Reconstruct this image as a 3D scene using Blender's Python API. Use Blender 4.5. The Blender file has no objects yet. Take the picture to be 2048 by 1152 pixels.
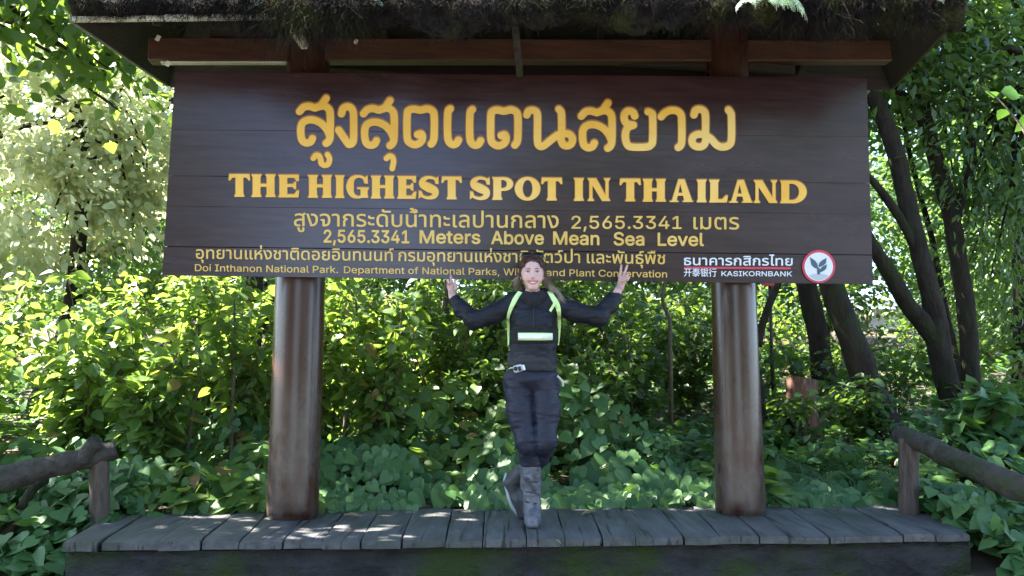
import bpy, math, random
import numpy as np
from mathutils import Matrix, Vector
R = math.radians
sc = bpy.context.scene
COL = sc.collection
random.seed(7)
rng = np.random.default_rng(11)

# ------------------------------------------------------------------ camera
CAMZ, PITCH, ROLL, FPX = 1.33, R(7.4), R(0.55), 1593.0
cam_d = bpy.data.cameras.new("camera")
cam = bpy.data.objects.new("camera", cam_d)
COL.objects.link(cam)
cam_d.sensor_width = 36.0
cam_d.lens = FPX / 2048 * 36.0
cam_d.clip_start, cam_d.clip_end = 0.05, 3000
CM = Matrix.Translation((0, 0, CAMZ)) @ Matrix.Rotation(R(90) + PITCH, 4, 'X') @ Matrix.Rotation(ROLL, 4, 'Z')
cam.matrix_world = CM
sc.camera = cam
C3 = np.array(CM.to_3x3())

def ray(px, py):
    d = C3 @ np.array([(px - 1024) / FPX, (576 - py) / FPX, -1.0])
    return d
def P(px, py, Y):                       # photo position and distance -> point in the place
    d = ray(px, py)
    return np.array([0, 0, CAMZ]) + d * (Y / d[1])
def PZ(px, py, z):
    d = ray(px, py)
    return np.array([0, 0, CAMZ]) + d * ((z - CAMZ) / d[2])

# ------------------------------------------------------------------ light
SUN = Vector((-0.62, 0.13, 0.77)).normalized()      # towards the sun
elev = math.asin(SUN.z)
azim = math.atan2(SUN.x, SUN.y)
world = bpy.data.worlds.new("World")
sc.world = world
world.use_nodes = True
wn = world.node_tree
sky = wn.nodes.new("ShaderNodeTexSky")
sky.sky_type = 'NISHITA'
sky.sun_disc = False
sky.sun_elevation = elev
sky.sun_rotation = azim
sky.altitude = 2500
sky.dust_density = 3.0
sky.ozone_density = 0.6
wn.links.new(sky.outputs[0], wn.nodes["Background"].inputs[0])
wn.nodes["Background"].inputs[1].default_value = 0.085
sd = bpy.data.lights.new("sun", 'SUN')
sd.energy = 5.0
sd.angle = R(0.5)
sd.color = (1.0, 0.95, 0.86)
so = bpy.data.objects.new("sun", sd)
COL.objects.link(so)
so.rotation_euler = SUN.to_track_quat('Z', 'Y').to_euler()
so.location = (0, 0, 30)
sc.view_settings.view_transform = 'Standard'
sc.view_settings.look = 'None'
sc.view_settings.gamma = 1
sc.view_settings.exposure = 3.7
sc.cycles.max_bounces = 8
sc.cycles.transmission_bounces = 6
sc.cycles.diffuse_bounces = 5
sc.cycles.glossy_bounces = 3
sc.cycles.sample_clamp_indirect = 8

# ------------------------------------------------------------------ numpy helpers
_perm = rng.permutation(4096)
_val = rng.random(4096) * 2 - 1
def vnoise(p, f=1.0):
    p = np.asarray(p, float) * f + 1000.0
    i = np.floor(p).astype(np.int64)
    t = p - i
    t = t * t * (3 - 2 * t)
    out = 0
    for dx in (0, 1):
        for dy in (0, 1):
            for dz in (0, 1):
                h = _perm[(i[..., 0] + dx) & 4095]
                h = _perm[(h + i[..., 1] + dy) & 4095]
                h = _perm[(h + i[..., 2] + dz) & 4095]
                w = (t[..., 0] if dx else 1 - t[..., 0]) * (t[..., 1] if dy else 1 - t[..., 1]) * (t[..., 2] if dz else 1 - t[..., 2])
                out = out + w * _val[h]
    return out
def fbm(p, f=1.0, n=3):
    return sum(vnoise(p, f * 2 ** k) / 2 ** k for k in range(n))
def unit(v):
    v = np.asarray(v, float)
    return v / np.maximum(np.linalg.norm(v, axis=-1, keepdims=True), 1e-9)

class MB:
    """collects vertices and faces, becomes ONE mesh object"""
    def __init__(s): s.v, s.f, s.n = [], [], 0; s.mi = []; s.hard = False
    def add(s, v, faces, mi=0):
        v = np.asarray(v, float).reshape(-1, 3)
        for f in faces:                      # list of integer arrays (n,3), (n,4) ...
            f = np.asarray(f, int)
            if f.size:
                s.f.append(f + s.n); s.mi.append(np.full(len(f), mi))
        s.v.append(v); s.n += len(v)
    def box(s, c, size, rot=None, bevel=0.0, mi=0):
        s.hard = True; hx, hy, hz = np.array(size) / 2
        b = min(bevel, hx * .9, hy * .9, hz * .9)
        vs, idx = [], {}
        if b <= 0:
            vs = [(x, y, z) for x in (-hx, hx) for y in (-hy, hy) for z in (-hz, hz)]
            q = [[0, 1, 3, 2], [4, 6, 7, 5], [0, 4, 5, 1], [2, 3, 7, 6], [0, 2, 6, 4], [1, 5, 7, 3]]
            t = []
        else:
            sg = [(-1, -1, -1), (-1, -1, 1), (-1, 1, -1), (-1, 1, 1), (1, -1, -1), (1, -1, 1), (1, 1, -1), (1, 1, 1)]
            for k, (x, y, z) in enumerate(sg):
                for a in range(3):
                    o = [hx - b, hy - b, hz - b]; o[a] += b
                    idx[(k, a)] = len(vs); vs.append((x * o[0], y * o[1], z * o[2]))
            q = []
            for f, a in (([0, 1, 3, 2], 0), ([4, 6, 7, 5], 0), ([0, 4, 5, 1], 1), ([2, 3, 7, 6], 1), ([0, 2, 6, 4], 2), ([1, 5, 7, 3], 2)):
                q.append([idx[(k, a)] for k in f])
            for k in range(8):
                for bit, a in ((4, 0), (2, 1), (1, 2)):
                    if not k & bit:
                        j = k | bit; u, w = [x for x in range(3) if x != a]
                        q.append([idx[(k, u)], idx[(j, u)], idx[(j, w)], idx[(k, w)]])
            t = [[idx[(k, 0)], idx[(k, 1)], idx[(k, 2)]] for k in range(8)]
        vs = np.array(vs)
        if rot is not None: vs = vs @ np.array(rot).T
        s.add(vs + np.array(c), [np.array(q), np.array(t, int).reshape(-1, 3)], mi)
    def tube(s, pts, rad, n=8, noise=0.0, nf=6.0, caps=True, mi=0, squash=None):
        pts = np.asarray(pts, float); m = len(pts)
        rad = np.broadcast_to(np.asarray(rad, float), (m,))
        tan = unit(np.gradient(pts, axis=0))
        ref = np.array([0.0, 0, 1]) if abs(tan[0][2]) < .9 else np.array([0.0, 1, 0])
        u = unit(np.cross(tan[0], ref)); ring = []
        a = np.arange(n) * 2 * np.pi / n
        for i in range(m):
            u = unit(u - tan[i] * np.dot(u, tan[i])); w = np.cross(tan[i], u)
            d = np.cos(a)[:, None] * u + np.sin(a)[:, None] * w
            r = rad[i]
            if noise:
                r = r * (1 + noise * fbm(pts[i] + d * rad[i], nf, 3))[:, None]
            ring.append(pts[i] + d * r)
        v = np.concatenate(ring)
        i = np.arange(m - 1)[:, None] * n; j = np.arange(n)[None, :]; j2 = (j + 1) % n
        q = np.stack([i + j, i + j2, i + n + j2, i + n + j], -1).reshape(-1, 4)
        fs = [q]
        if caps:
            v = np.concatenate([v, pts[:1], pts[-1:]])
            k = np.arange(n); k2 = (k + 1) % n
            fs.append(np.stack([k2, k, np.full(n, m * n)], -1))
            fs.append(np.stack([k + (m - 1) * n, k2 + (m - 1) * n, np.full(n, m * n + 1)], -1))
        s.add(v, fs, mi)
    def strands(s, pts, r0, n=3):
        """many thin tubes at once: pts (N,m,3), r0 (N,) tapering to a point"""
        N, m, _ = pts.shape
        tan = unit(np.gradient(pts, axis=1))
        ref = np.where(np.abs(tan[..., 2:3]) < .8, np.array([0, 0, 1.0]), np.array([0, 1.0, 0.2]))
        u = unit(np.cross(tan, ref)); w = np.cross(tan, u)
        a = np.arange(n) * 2 * np.pi / n
        taper = np.linspace(1, .25, m)[None, :, None, None]
        d = np.cos(a)[None, None, :, None] * u[:, :, None] + np.sin(a)[None, None, :, None] * w[:, :, None]
        v = pts[:, :, None] + d * (np.asarray(r0)[:, None, None, None] * taper)
        b = (np.arange(N) * m * n)[:, None, None]; i = np.arange(m - 1)[None, :, None] * n; j = np.arange(n)[None, None, :]
        q = np.stack([b + i + j, b + i + (j + 1) % n, b + i + n + (j + 1) % n, b + i + n + j], -1).reshape(-1, 4)
        s.add(v.reshape(-1, 3), [q])
    def build(s, name, mats, parent=None, loc=None, smooth=True):
        me = bpy.data.meshes.new(name)
        v = np.concatenate(s.v)
        if loc is not None: v = v - np.array(loc)
        tot = np.concatenate([np.full(len(f), f.shape[1]) for f in s.f])
        li = np.concatenate([f.ravel() for f in s.f])
        me.vertices.add(len(v)); me.vertices.foreach_set("co", v.ravel().astype(np.float32))
        me.loops.add(len(li)); me.loops.foreach_set("vertex_index", li.astype(np.int32))
        me.polygons.add(len(tot))
        me.polygons.foreach_set("loop_start", np.concatenate([[0], np.cumsum(tot)[:-1]]).astype(np.int32))
        mats = mats if isinstance(mats, (list, tuple)) else [mats]
        for m in mats: me.materials.append(m)
        me.polygons.foreach_set("material_index", np.concatenate(s.mi).astype(np.int32))
        me.update(calc_edges=True); me.validate()
        me.shade_smooth() if smooth else me.shade_flat()
        if smooth and s.hard: me.set_sharp_from_angle(angle=R(30))
        o = bpy.data.objects.new(name, me); COL.objects.link(o)
        if parent is not None: o.parent = parent
        elif loc is not None: o.location = loc
        return o

def tag(o, label=None, cat=None, group=None, kind=None):
    if label: o["label"] = label
    if cat: o["category"] = cat
    if group: o["group"] = group
    if kind: o["kind"] = kind
    return o
def thing(name, label, cat, loc=(0, 0, 0), group=None):
    o = bpy.data.objects.new(name, None); COL.objects.link(o)
    o.location = [float(x) for x in loc]; o.empty_display_size = .2
    return tag(o, label, cat, group)
def dup(o, loc, rz=0, scale=1.0, label=None, group=None):
    r = o.copy(); COL.objects.link(r)
    r.location = [float(x) for x in loc]; r.rotation_euler = (0, 0, rz); r.scale = (scale,) * 3
    if label: r["label"] = label
    if group: r["group"] = group
    for ch in list(o.children):
        c = ch.copy(); COL.objects.link(c); c.parent = r
        for g in list(ch.children):
            d = g.copy(); COL.objects.link(d); d.parent = c
    return r

# ------------------------------------------------------------------ materials
def mat(name, build):
    m = bpy.data.materials.new(name); m.use_nodes = True
    nt = m.node_tree
    b = nt.nodes["Principled BSDF"]
    build(nt, b, nt.nodes["Material Output"])
    return m
def N(nt, t, **k):
    n = nt.nodes.new("ShaderNode" + t)
    for a, v in k.items(): setattr(n, a, v)
    return n
def noise_fac(nt, scale, vec=(1, 1, 1), detail=6, rough=.6, lo=.3, hi=.7, coord="Object"):
    tc = N(nt, "TexCoord"); mp = N(nt, "Mapping"); nz = N(nt, "TexNoise"); mr = N(nt, "MapRange")
    mp.inputs["Scale"].default_value = vec
    nz.inputs["Scale"].default_value = scale; nz.inputs["Detail"].default_value = detail; nz.inputs["Roughness"].default_value = rough
    mr.inputs[1].default_value, mr.inputs[2].default_value = lo, hi
    nt.links.new(tc.outputs[coord], mp.inputs[0]); nt.links.new(mp.outputs[0], nz.inputs[0]); nt.links.new(nz.outputs[0], mr.inputs[0])
    return mr.outputs[0]
def mixc(nt, fac, a, b):
    m = N(nt, "Mix", data_type='RGBA')
    if hasattr(fac, "links"): nt.links.new(fac, m.inputs[0])
    else: m.inputs[0].default_value = fac
    for k, c in ((6, a), (7, b)):
        if hasattr(c, "links"): nt.links.new(c, m.inputs[k])
        else: m.inputs[k].default_value = (*c, 1)
    return m.outputs[2]
def bump(nt, b, h, strength=.3, dist=.01):
    n = N(nt, "Bump"); n.inputs["Strength"].default_value = strength; n.inputs["Distance"].default_value = dist
    nt.links.new(h, n.inputs["Height"]); nt.links.new(n.outputs[0], b.inputs["Normal"])
def noisy(name, c1, c2, scale=6, vec=(1, 1, 1), rough=.6, bs=.4, bd=.01, c3=None, s3=2.0, lo3=.5, hi3=.65, spec=.5, rough2=None, coat=0):
    def f(nt, b, out):
        h = noise_fac(nt, scale, vec)
        c = mixc(nt, h, c1, c2)
        if c3:
            c = mixc(nt, noise_fac(nt, s3, lo=lo3, hi=hi3), c, c3)
        nt.links.new(c, b.inputs["Base Color"])
        b.inputs["Roughness"].default_value = rough
        b.inputs["Specular IOR Level"].default_value = spec
        if rough2 is not None:
            mr = N(nt, "MapRange"); mr.inputs[3].default_value = rough; mr.inputs[4].default_value = rough2
            nt.links.new(noise_fac(nt, 3.0, vec), mr.inputs[0]); nt.links.new(mr.outputs[0], b.inputs["Roughness"])
        if coat:
            b.inputs["Coat Weight"].default_value = coat; b.inputs["Coat Roughness"].default_value = .25
        bump(nt, b, h, bs, bd)
    return mat(name, f)
def plain(name, c, rough=.5, metal=0, spec=.5):
    def f(nt, b, out):
        b.inputs["Base Color"].default_value = (*c, 1); b.inputs["Roughness"].default_value = rough
        b.inputs["Metallic"].default_value = metal; b.inputs["Specular IOR Level"].default_value = spec
    return mat(name, f)
def leafmat(name, dark, light, trans, tf=.4, rough=.42, dead=None, spec=.4):
    def f(nt, b, out):
        g = N(nt, "NewGeometry")
        r = g.outputs["Random Per Island"]
        c = mixc(nt, r, dark, light)
        if dead:
            mr = N(nt, "MapRange"); mr.inputs[1].default_value = .95; mr.inputs[2].default_value = .96
            nt.links.new(r, mr.inputs[0]); c = mixc(nt, mr.outputs[0], c, dead)
        nt.links.new(c, b.inputs["Base Color"])
        b.inputs["Roughness"].default_value = rough; b.inputs["Specular IOR Level"].default_value = spec
        t = N(nt, "BsdfTranslucent")
        nt.links.new(mixc(nt, r, trans, tuple(x * .7 for x in trans)), t.inputs[0])
        m = N(nt, "MixShader"); m.inputs[0].default_value = tf
        nt.links.new(b.outputs[0], m.inputs[1]); nt.links.new(t.outputs[0], m.inputs[2]); nt.links.new(m.outputs[0], out.inputs[0])
    return mat(name, f)

M = {}
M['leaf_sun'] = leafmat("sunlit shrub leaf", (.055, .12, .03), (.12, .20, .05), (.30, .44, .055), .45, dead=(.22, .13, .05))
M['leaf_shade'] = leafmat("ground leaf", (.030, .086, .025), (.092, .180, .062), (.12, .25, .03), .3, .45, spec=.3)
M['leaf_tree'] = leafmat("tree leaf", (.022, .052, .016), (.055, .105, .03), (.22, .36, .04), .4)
M['leaf_glare'] = leafmat("glare-lightened tree leaf", (.32, .37, .19), (.50, .54, .34), (.68, .71, .42), .50, .35)  # colour lightened beyond real leaves to carry the sun's glare
M['leaf_far'] = leafmat("far leaf", (.035, .075, .03), (.08, .14, .05), (.20, .34, .06), .4)
M['fern'] = leafmat("fern frond", (.035, .085, .025), (.06, .13, .035), (.14, .28, .04), .35)
M['fern_pale'] = leafmat("pale fern frond", (.30, .44, .31), (.38, .52, .38), (.3, .45, .25), .35)
M['dry'] = leafmat("dry leaf", (.16, .10, .05), (.32, .24, .14), (.3, .2, .1), .2, .6)
M['twig'] = noisy("twig bark", (.05, .04, .025), (.11, .085, .05), 30, rough=.85)
M['bark'] = noisy("mossy bark", (.013, .010, .007), (.038, .029, .019), 11, (1, 1, .35), .92, 1.0, .03, (.020, .028, .008), 2.6, .54, .68, spec=.2)
M['soil'] = noisy("forest soil", (.022, .016, .010), (.055, .038, .022), 5, rough=.95, c3=(.10, .075, .05), s3=9, lo3=.56, hi3=.68)
M['log'] = noisy("weathered log", (.020, .016, .013), (.060, .050, .041), 16, (1, 1, 1), .85, .9, .012, (.022, .032, .010), 3.5, .50, .64, spec=.25)
M['post'] = noisy('brown split post', (.035, .025, .020), (.10, .075, .060), 12, (3, 3, .5), .85, .8, .01, spec=.25)
M['roofwood'] = noisy("dark roof timber", (.022, .013, .008), (.05, .027, .015), 5, (1, 6, 6), .6, .3, .005)
M['beam'] = noisy("reddish beam timber", (.040, .018, .010), (.085, .038, .020), 4, (.5, 8, 8), .42, .3, .004)
M['palewood'] = noisy("pale painted board", (.42, .38, .28), (.62, .58, .46), 6, (1, 6, 6), .6, .2, .003)
M['moss'] = noisy("hanging root moss", (.009, .007, .006), (.030, .023, .020), 25, rough=.95, spec=.1, c3=(.04, .04, .013), s3=3.5, lo3=.5, hi3=.66)
# ------------------------------------------------------------------ ground
DECKZ = 0.5
def gz(x, y):
    x = np.asarray(x, float); y = np.asarray(y, float)
    t = np.clip((y - 4.2) / 1.5, 0, 1); t = t * t * (3 - 2 * t)
    z = .42 * t
    z = z + .17 * np.clip(y - 5.7, 0, 3.3) + .15 * np.clip(y - 9, 0, 40) + .04 * np.clip(y - 49, 0, 1e4)
    n = fbm(np.stack([x, y, 0 * x], -1), .45, 3)
    return z + n * .10 * np.clip((y - 5.4) / 3, 0, 1) + .02 * fbm(np.stack([x, y, 0 * x + 9], -1), 3.0, 2) * np.clip((y - 4) / 2, .1, 1)
def ground():
    xs = np.concatenate([np.linspace(-900, -40, 12), np.linspace(-36, -10, 30), np.linspace(-9.8, 9.8, 120), np.linspace(10, 36, 30), np.linspace(40, 900, 12)])
    ys = np.concatenate([np.linspace(-900, -12, 12), np.linspace(-10, 3.8, 26), np.linspace(4, 14, 90), np.linspace(14.3, 50, 60), np.linspace(55, 900, 12)])
    X, Y = np.meshgrid(xs, ys)
    v = np.stack([X, Y, gz(X, Y)], -1).reshape(-1, 3)
    i = (np.arange(len(ys) - 1)[:, None] * len(xs) + np.arange(len(xs) - 1)[None]).ravel()
    q = np.stack([i, i + 1, i + len(xs) + 1, i + len(xs)], -1)
    m = MB(); m.add(v, [q]); tag(m.build("ground", M['soil']), kind='structure')
    # paved forecourt where the photographer stands
    m = MB(); m.box((0, -2.2, .028), (24, 12, .03), bevel=.01)
    tag(m.build("pavement", noisy("worn asphalt", (.05, .05, .05), (.085, .083, .08), 3, rough=.85)), kind='structure')
ground()

# ------------------------------------------------------------------ platform
def deck_mat(nt, b, out):
    h = noise_fac(nt, 3.2, (5, .7, 5), 8)
    c = mixc(nt, h, (.034, .033, .034), (.088, .087, .090))
    c = mixc(nt, noise_fac(nt, 1.6, lo=.50, hi=.72), c, (.028, .034, .022))
    c = mixc(nt, noise_fac(nt, 2.6, (14, .55, 3), 4, .5, .60, .66), c, (.012, .011, .010))       # open grain and splits
    c = mixc(nt, noise_fac(nt, 26, (1, 1, 1), 3, .6, .66, .72), c, (.13, .115, .085))            # grit and leaf crumbs
    nt.links.new(c, b.inputs["Base Color"]); b.inputs["Roughness"].default_value = .62
    b.inputs["Specular IOR Level"].default_value = .4
    bump(nt, b, h, .7, .008)
M['deck'] = mat("grey weathered plank", deck_mat)
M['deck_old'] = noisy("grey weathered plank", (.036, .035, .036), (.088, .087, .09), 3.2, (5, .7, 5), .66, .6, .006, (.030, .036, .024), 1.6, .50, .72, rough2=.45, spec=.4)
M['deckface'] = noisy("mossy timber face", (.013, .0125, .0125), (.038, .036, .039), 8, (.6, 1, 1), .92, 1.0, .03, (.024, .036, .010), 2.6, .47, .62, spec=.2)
fl, fr = PZ(128, 1084, DECKZ), PZ(1942, 1066, DECKZ)
bl, br = PZ(215, 1030, DECKZ), PZ(1830, 1012, DECKZ)
dk = thing("wooden_platform", "low platform of grey weathered planks with mossy dark front under the sign", "platform", ((fl[0] + fr[0]) / 2, (fl[1] + br[1]) / 2, 0))
m = MB(); npl = 23
e = np.linspace(0, 1, npl + 1); e[1:-1] += rng.uniform(-.008, .008, npl - 1)
for k in range(npl):
    a, b = e[k] + .0006, e[k + 1] - .0006
    yj = rng.uniform(-.022, .012); zj = rng.uniform(-.006, .006)
    A, B, C, D = fl + (fr - fl) * a, fl + (fr - fl) * b, bl + (br - bl) * b, bl + (br - bl) * a
    A = A + [0, yj, 0]; B = B + [0, yj + rng.uniform(-.008, .008), 0]
    C = C + [0, .12, 0]; D = D + [0, .12, 0]
    top = []
    n = 14
    for t in np.linspace(0, 1, n):
        for u in (0, .04, .5, .96, 1):
            p = (A + (B - A) * u) * (1 - t) + (D + (C - D) * u) * t
            if t == 0: p = p + [0, .016 * fbm(p * [1, 1, 0] + k, 9, 2), 0]
            p = p + [.004 * vnoise(p * [0, 1, 0] + k, 5) * (u in (0, 1)), 0, 0]
            dz = zj - (.004 if u in (0, 1) else 0) - (.008 if t == 0 else 0) + .004 * vnoise(p * [6, 1.5, 6])
            top.append(p + [0, 0, dz])
    top = np.array(top); low = top.copy(); low[:, 2] = DECKZ - .05
    i = (np.arange(n - 1)[:, None] * 5 + np.arange(4)[None]).ravel()
    q = np.stack([i, i + 1, i + 6, i + 5], -1)
    fr_ = np.arange(4); sd_ = []
    o = len(top)
    q2 = np.stack([fr_ + 1, fr_, fr_ + o, fr_ + o + 1], -1)
    k5 = np.arange(n - 1) * 5
    q3 = np.stack([k5, k5 + 5, k5 + 5 + o, k5 + o], -1); q4 = np.stack([k5 + 9, k5 + 4, k5 + 4 + o, k5 + 9 + o], -1)
    m.add(np.concatenate([top, low]), [q, q2, q3, q4])
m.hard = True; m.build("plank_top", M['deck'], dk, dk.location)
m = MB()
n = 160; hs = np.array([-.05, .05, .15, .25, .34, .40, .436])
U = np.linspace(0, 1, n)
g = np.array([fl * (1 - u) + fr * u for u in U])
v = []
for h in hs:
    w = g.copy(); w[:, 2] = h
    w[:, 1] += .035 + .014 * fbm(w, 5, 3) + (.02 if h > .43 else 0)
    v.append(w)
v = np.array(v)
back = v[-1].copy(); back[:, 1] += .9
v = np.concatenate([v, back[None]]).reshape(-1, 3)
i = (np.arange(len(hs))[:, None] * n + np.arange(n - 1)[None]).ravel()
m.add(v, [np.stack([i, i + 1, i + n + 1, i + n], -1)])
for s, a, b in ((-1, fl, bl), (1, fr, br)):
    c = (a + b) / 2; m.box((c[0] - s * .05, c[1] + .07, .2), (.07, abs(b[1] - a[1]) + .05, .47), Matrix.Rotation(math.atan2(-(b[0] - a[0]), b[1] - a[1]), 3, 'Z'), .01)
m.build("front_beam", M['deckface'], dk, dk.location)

# ------------------------------------------------------------------ sign shelter: pillars, beams, hip roof
def pillar_mat(nt, b, out):
    tc = N(nt, "TexCoord"); sp = N(nt, "SeparateXYZ"); nt.links.new(tc.outputs["Object"], sp.inputs[0])
    h = noise_fac(nt, 4, (2.2, 2.2, .7), 6, .6)
    c = mixc(nt, h, (.026, .0085, .0045), (.050, .0175, .0092))
    c = mixc(nt, noise_fac(nt, 2.2, (1, 1, .5), lo=.5, hi=.8), c, (.052, .030, .021))
    mr = N(nt, "MapRange"); mr.inputs[1].default_value = .95; mr.inputs[2].default_value = .55
    nt.links.new(sp.outputs[2], mr.inputs[0])
    mm = N(nt, "Math", operation='MULTIPLY'); nt.links.new(mr.outputs[0], mm.inputs[0])
    nt.links.new(noise_fac(nt, 9, (1, 1, .7), lo=.35, hi=.65), mm.inputs[1])
    c = mixc(nt, mm.outputs[0], c, (.075, .055, .045))            # scuffed grey foot of the pillar
    nt.links.new(c, b.inputs["Base Color"])
    r2 = N(nt, "MapRange"); r2.inputs[3].default_value = .25; r2.inputs[4].default_value = .32
    nt.links.new(h, r2.inputs[0]); nt.links.new(r2.outputs[0], b.inputs["Roughness"])
    bump(nt, b, noise_fac(nt, 30, (1, 1, .5), 4), .05, .003)
    b.inputs['Specular IOR Level'].default_value = .42
M['pillar'] = mat("varnished pillar timber", pillar_mat)
ZE = None
SY = 5.06                                    # front of the sign board
pl = PZ(585, 1041, DECKZ); pr = PZ(1481, 1033, DECKZ)
YL, YR = pl[1] + .165, pr[1] + .16
YAW = (pr[1] - pl[1]) / (pr[0] - pl[0])      # the shelter stands slightly turned
SY = pl[1] - YAW * pl[0] - .058              # sign board face: y = SY + YAW * x
c0 = P(148, 45, 4.5); ze = c0[2]
c1 = P(1925, 22, c0[1] + .30)
c3 = P(338, 172, 6.3); c2 = P(1782, 178, 6.65)
xl, xr, xlb, xrb = c0[0], c1[0], c3[0], c2[0]
def ef(x): return c0[1] + (c1[1] - c0[1]) * (x - c0[0]) / (c1[0] - c0[0])
def ez(x): return c0[2] + (c1[2] - c0[2]) * (x - c0[0]) / (c1[0] - c0[0])
def er(x): return c3[1] + (c2[1] - c3[1]) * (x - c3[0]) / (c2[0] - c3[0])
print("eave", ze, c0, c1, c2, c3, YAW, SY, "pillars", YL, YR, pl, pr, "deck", fl, fr, bl, br)
RYAW = Matrix.Rotation(math.atan(YAW), 3, 'Z')
YB = SY + .058 + .16                         # pillar line at x = 0
def onl(x, dy): return YB + dy + YAW * x
sh = thing("sign_shelter", "timber shelter with two varnished round pillars and a mossy hip roof", "shelter", (0, 5.2, DECKZ))
RID = ze + 1.05
def pillar(bx, by, tx, ty, Y, name="pillar"):
    m = MB(); a = P(bx, by, Y); b = P(tx, ty, Y)
    dx = (b[0] - a[0]) / (b[2] - a[2])
    zt = ze + .72
    zz = np.concatenate([[DECKZ - .02, DECKZ + .006, DECKZ + .014, DECKZ + .05], np.linspace(DECKZ + .12, zt, 60)])
    pts = np.array([[a[0] + dx * (z - DECKZ), Y, z] for z in zz])
    r = np.interp(zz, [DECKZ, zt], [.170, .152]) + .0035 * np.sin(zz * 1.6 + Y * 9)
    r[:2] -= .012; r[2] -= .003
    m.tube(pts, r, 96, .004, 1.3)
    m.build(name, M['pillar'], sh, sh.location)
    return a[0] + dx * (zt - DECKZ), zt
tl = pillar(585, 1038, 601, 560, YL); tr = pillar(1481, 1031, 1467, 570, YR)
# beams along the shelter between the pillar tops
bz0, bz1 = P(1024, 127, YB)[2], P(1024, 84, YB)[2]
def pole(a, b, h, t, mt, name):
    a, b = np.array(a), np.array(b); d = unit(b - a); w = unit(np.cross([0, 0, 1.0], d)); u = np.cross(d, w)
    m = MB(); m.box((a + b) / 2, (np.linalg.norm(b - a), t, h), np.stack([d, w, u], 1), .008); return m.build(name, mt, sh, sh.location)
def pl_(px, py, dy):
    x = P(px, py, YB)[0]; x = P(px, py, onl(x, dy))[0]; return P(px, py, onl(x, dy))
pole(pl_(300, 103, -.02), pl_(1775, 106, -.02), bz1 - bz0, .10, M['beam'], "long_beam")
if 0: m("long_beam", M['beam'], sh, sh.location)
m = MB(); m.box((.02, onl(.02, .30), (bz0 + bz1) / 2 - .01), (4.5, .09, bz1 - bz0), RYAW, bevel=.008); m.build("long_beam", M['roofwood'], sh, sh.location)
# pale strip nailed under the left part of the beam
m = MB(); a = P(322, 125, 5.1); b = P(575, 125, 5.1); xm = (a[0] + b[0]) / 2
pole(pl_(322, 126, -.06), pl_(575, 126, -.06), .016, .05, M['palewood'], "pale_strip")
# diagonal braces and rafters
def stick(name, a, b, w, d, mt):
    a, b = Vector(a), Vector(b); L = (b - a).length
    rot = np.array((b - a).to_track_quat('Z', 'Y').to_matrix())
    m = MB(); m.box((a + b) / 2, (w, d, L), rot, .004); return m.build(name, mt, sh, sh.location)
stick("brace", P(566, 30, 4.75), P(610, 92, 5.16), .05, .05, M['palewood'])
stick("brace", P(1030, 48, 4.9), P(1040, 150, 5.28), .045, .05, M['log'])
rx = np.linspace(xl + .45, xr - .45, 9)
ridL, ridR = xl + .4, xr - .4
def ymid(x): return (ef(x) + er(x)) / 2
for x in rx:
    t = np.clip((x - ridL) / (ridR - ridL), 0, 1); rxx = ridL + t * (ridR - ridL)
    if ridL <= x <= ridR:
        stick("rafter", (x, ef(x) + .04, ez(x) + .03), (rxx, ymid(rxx), RID - .06), .05, .08, M['roofwood'])
        stick("rafter", (x, er(x) - .04, (c2[2] + c3[2]) / 2 + .03), (rxx, ymid(rxx), RID - .06), .05, .08, M['roofwood'])
# roof skin with thickness
cs = [c0, c1, c2, c3]
rd = [(ridL, ymid(ridL), RID), (ridR, ymid(ridR), RID)]
def skin(dz, grow):
    out = []
    c = np.array([(xl + xr) / 2, ymid((xl + xr) / 2), 0])
    for p in cs:
        d = np.array(p) - c; out.append([p[0] + np.sign(d[0]) * grow, p[1] + np.sign(d[1]) * grow, p[2] + dz])
    for p in rd: out.append([p[0], p[1], p[2] + dz])
    return np.array(out)
lo, hi = skin(0, 0), skin(.13, .03)
m = MB()
m.add(lo, [np.array([[0, 4, 5, 1], [2, 5, 4, 3]]), np.array([[1, 5, 2], [3, 4, 0]])])
m.build("roof_underside", noisy("dark ceiling boards", (.012, .009, .008), (.035, .022, .016), 3, (1, 12, 12), .7, .5, .01), sh, sh.location, smooth=False)
m = MB()
m.add(np.concatenate([lo + [0, 0, .004], hi]), [np.array([[0, 1, 7, 6], [1, 2, 8, 7], [2, 3, 9, 8], [3, 0, 6, 9], [6, 7, 11, 10], [8, 9, 10, 11]]), np.array([[7, 8, 11], [9, 6, 10]])])
roof = m.build("roof", M['moss'], sh, sh.location, smooth=False)
# eave boards
def eboard(name, a, b, h, t, mt, up=0):
    a, b = np.array(a), np.array(b); c = (a + b) / 2; d = unit(b - a); w = unit(np.cross([0, 0, 1.0], d)); u = np.cross(d, w)
    m = MB(); m.box(c + u * (h / 2 + up), (np.linalg.norm(b - a), t, h), np.stack([d, w, u], 1), .004)
    return m.build(name, mt, sh, sh.location)
def fpt(px, dy): x = P(px, 30, ef(0))[0]; x = P(px, 30, ef(x))[0]; return (x, ef(x) + dy, ez(x))
eboard("eave_board", (xl, ef(xl) - .012, ez(xl)), fpt(330, -.012), .03, .03, M['palewood'], -.002)
eboard("eave_board", fpt(332, -.014), fpt(545, -.014), .036, .03, M['palewood'], -.004)
eboard("eave_board", fpt(547, -.012), (xr, ef(xr) - .012, ez(xr)), .05, .03, M['roofwood'])
eboard("eave_board", c0 - [.012, 0, .004], c3 - [.012, 0, .004], .055, .028, noisy("greyish eave board", (.10, .10, .09), (.2, .2, .18), 8, rough=.7))
eboard("eave_board", c1 + [.012, 0, -.004], c2 + [.012, 0, -.004], .055, .028, M['roofwood'])
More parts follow.
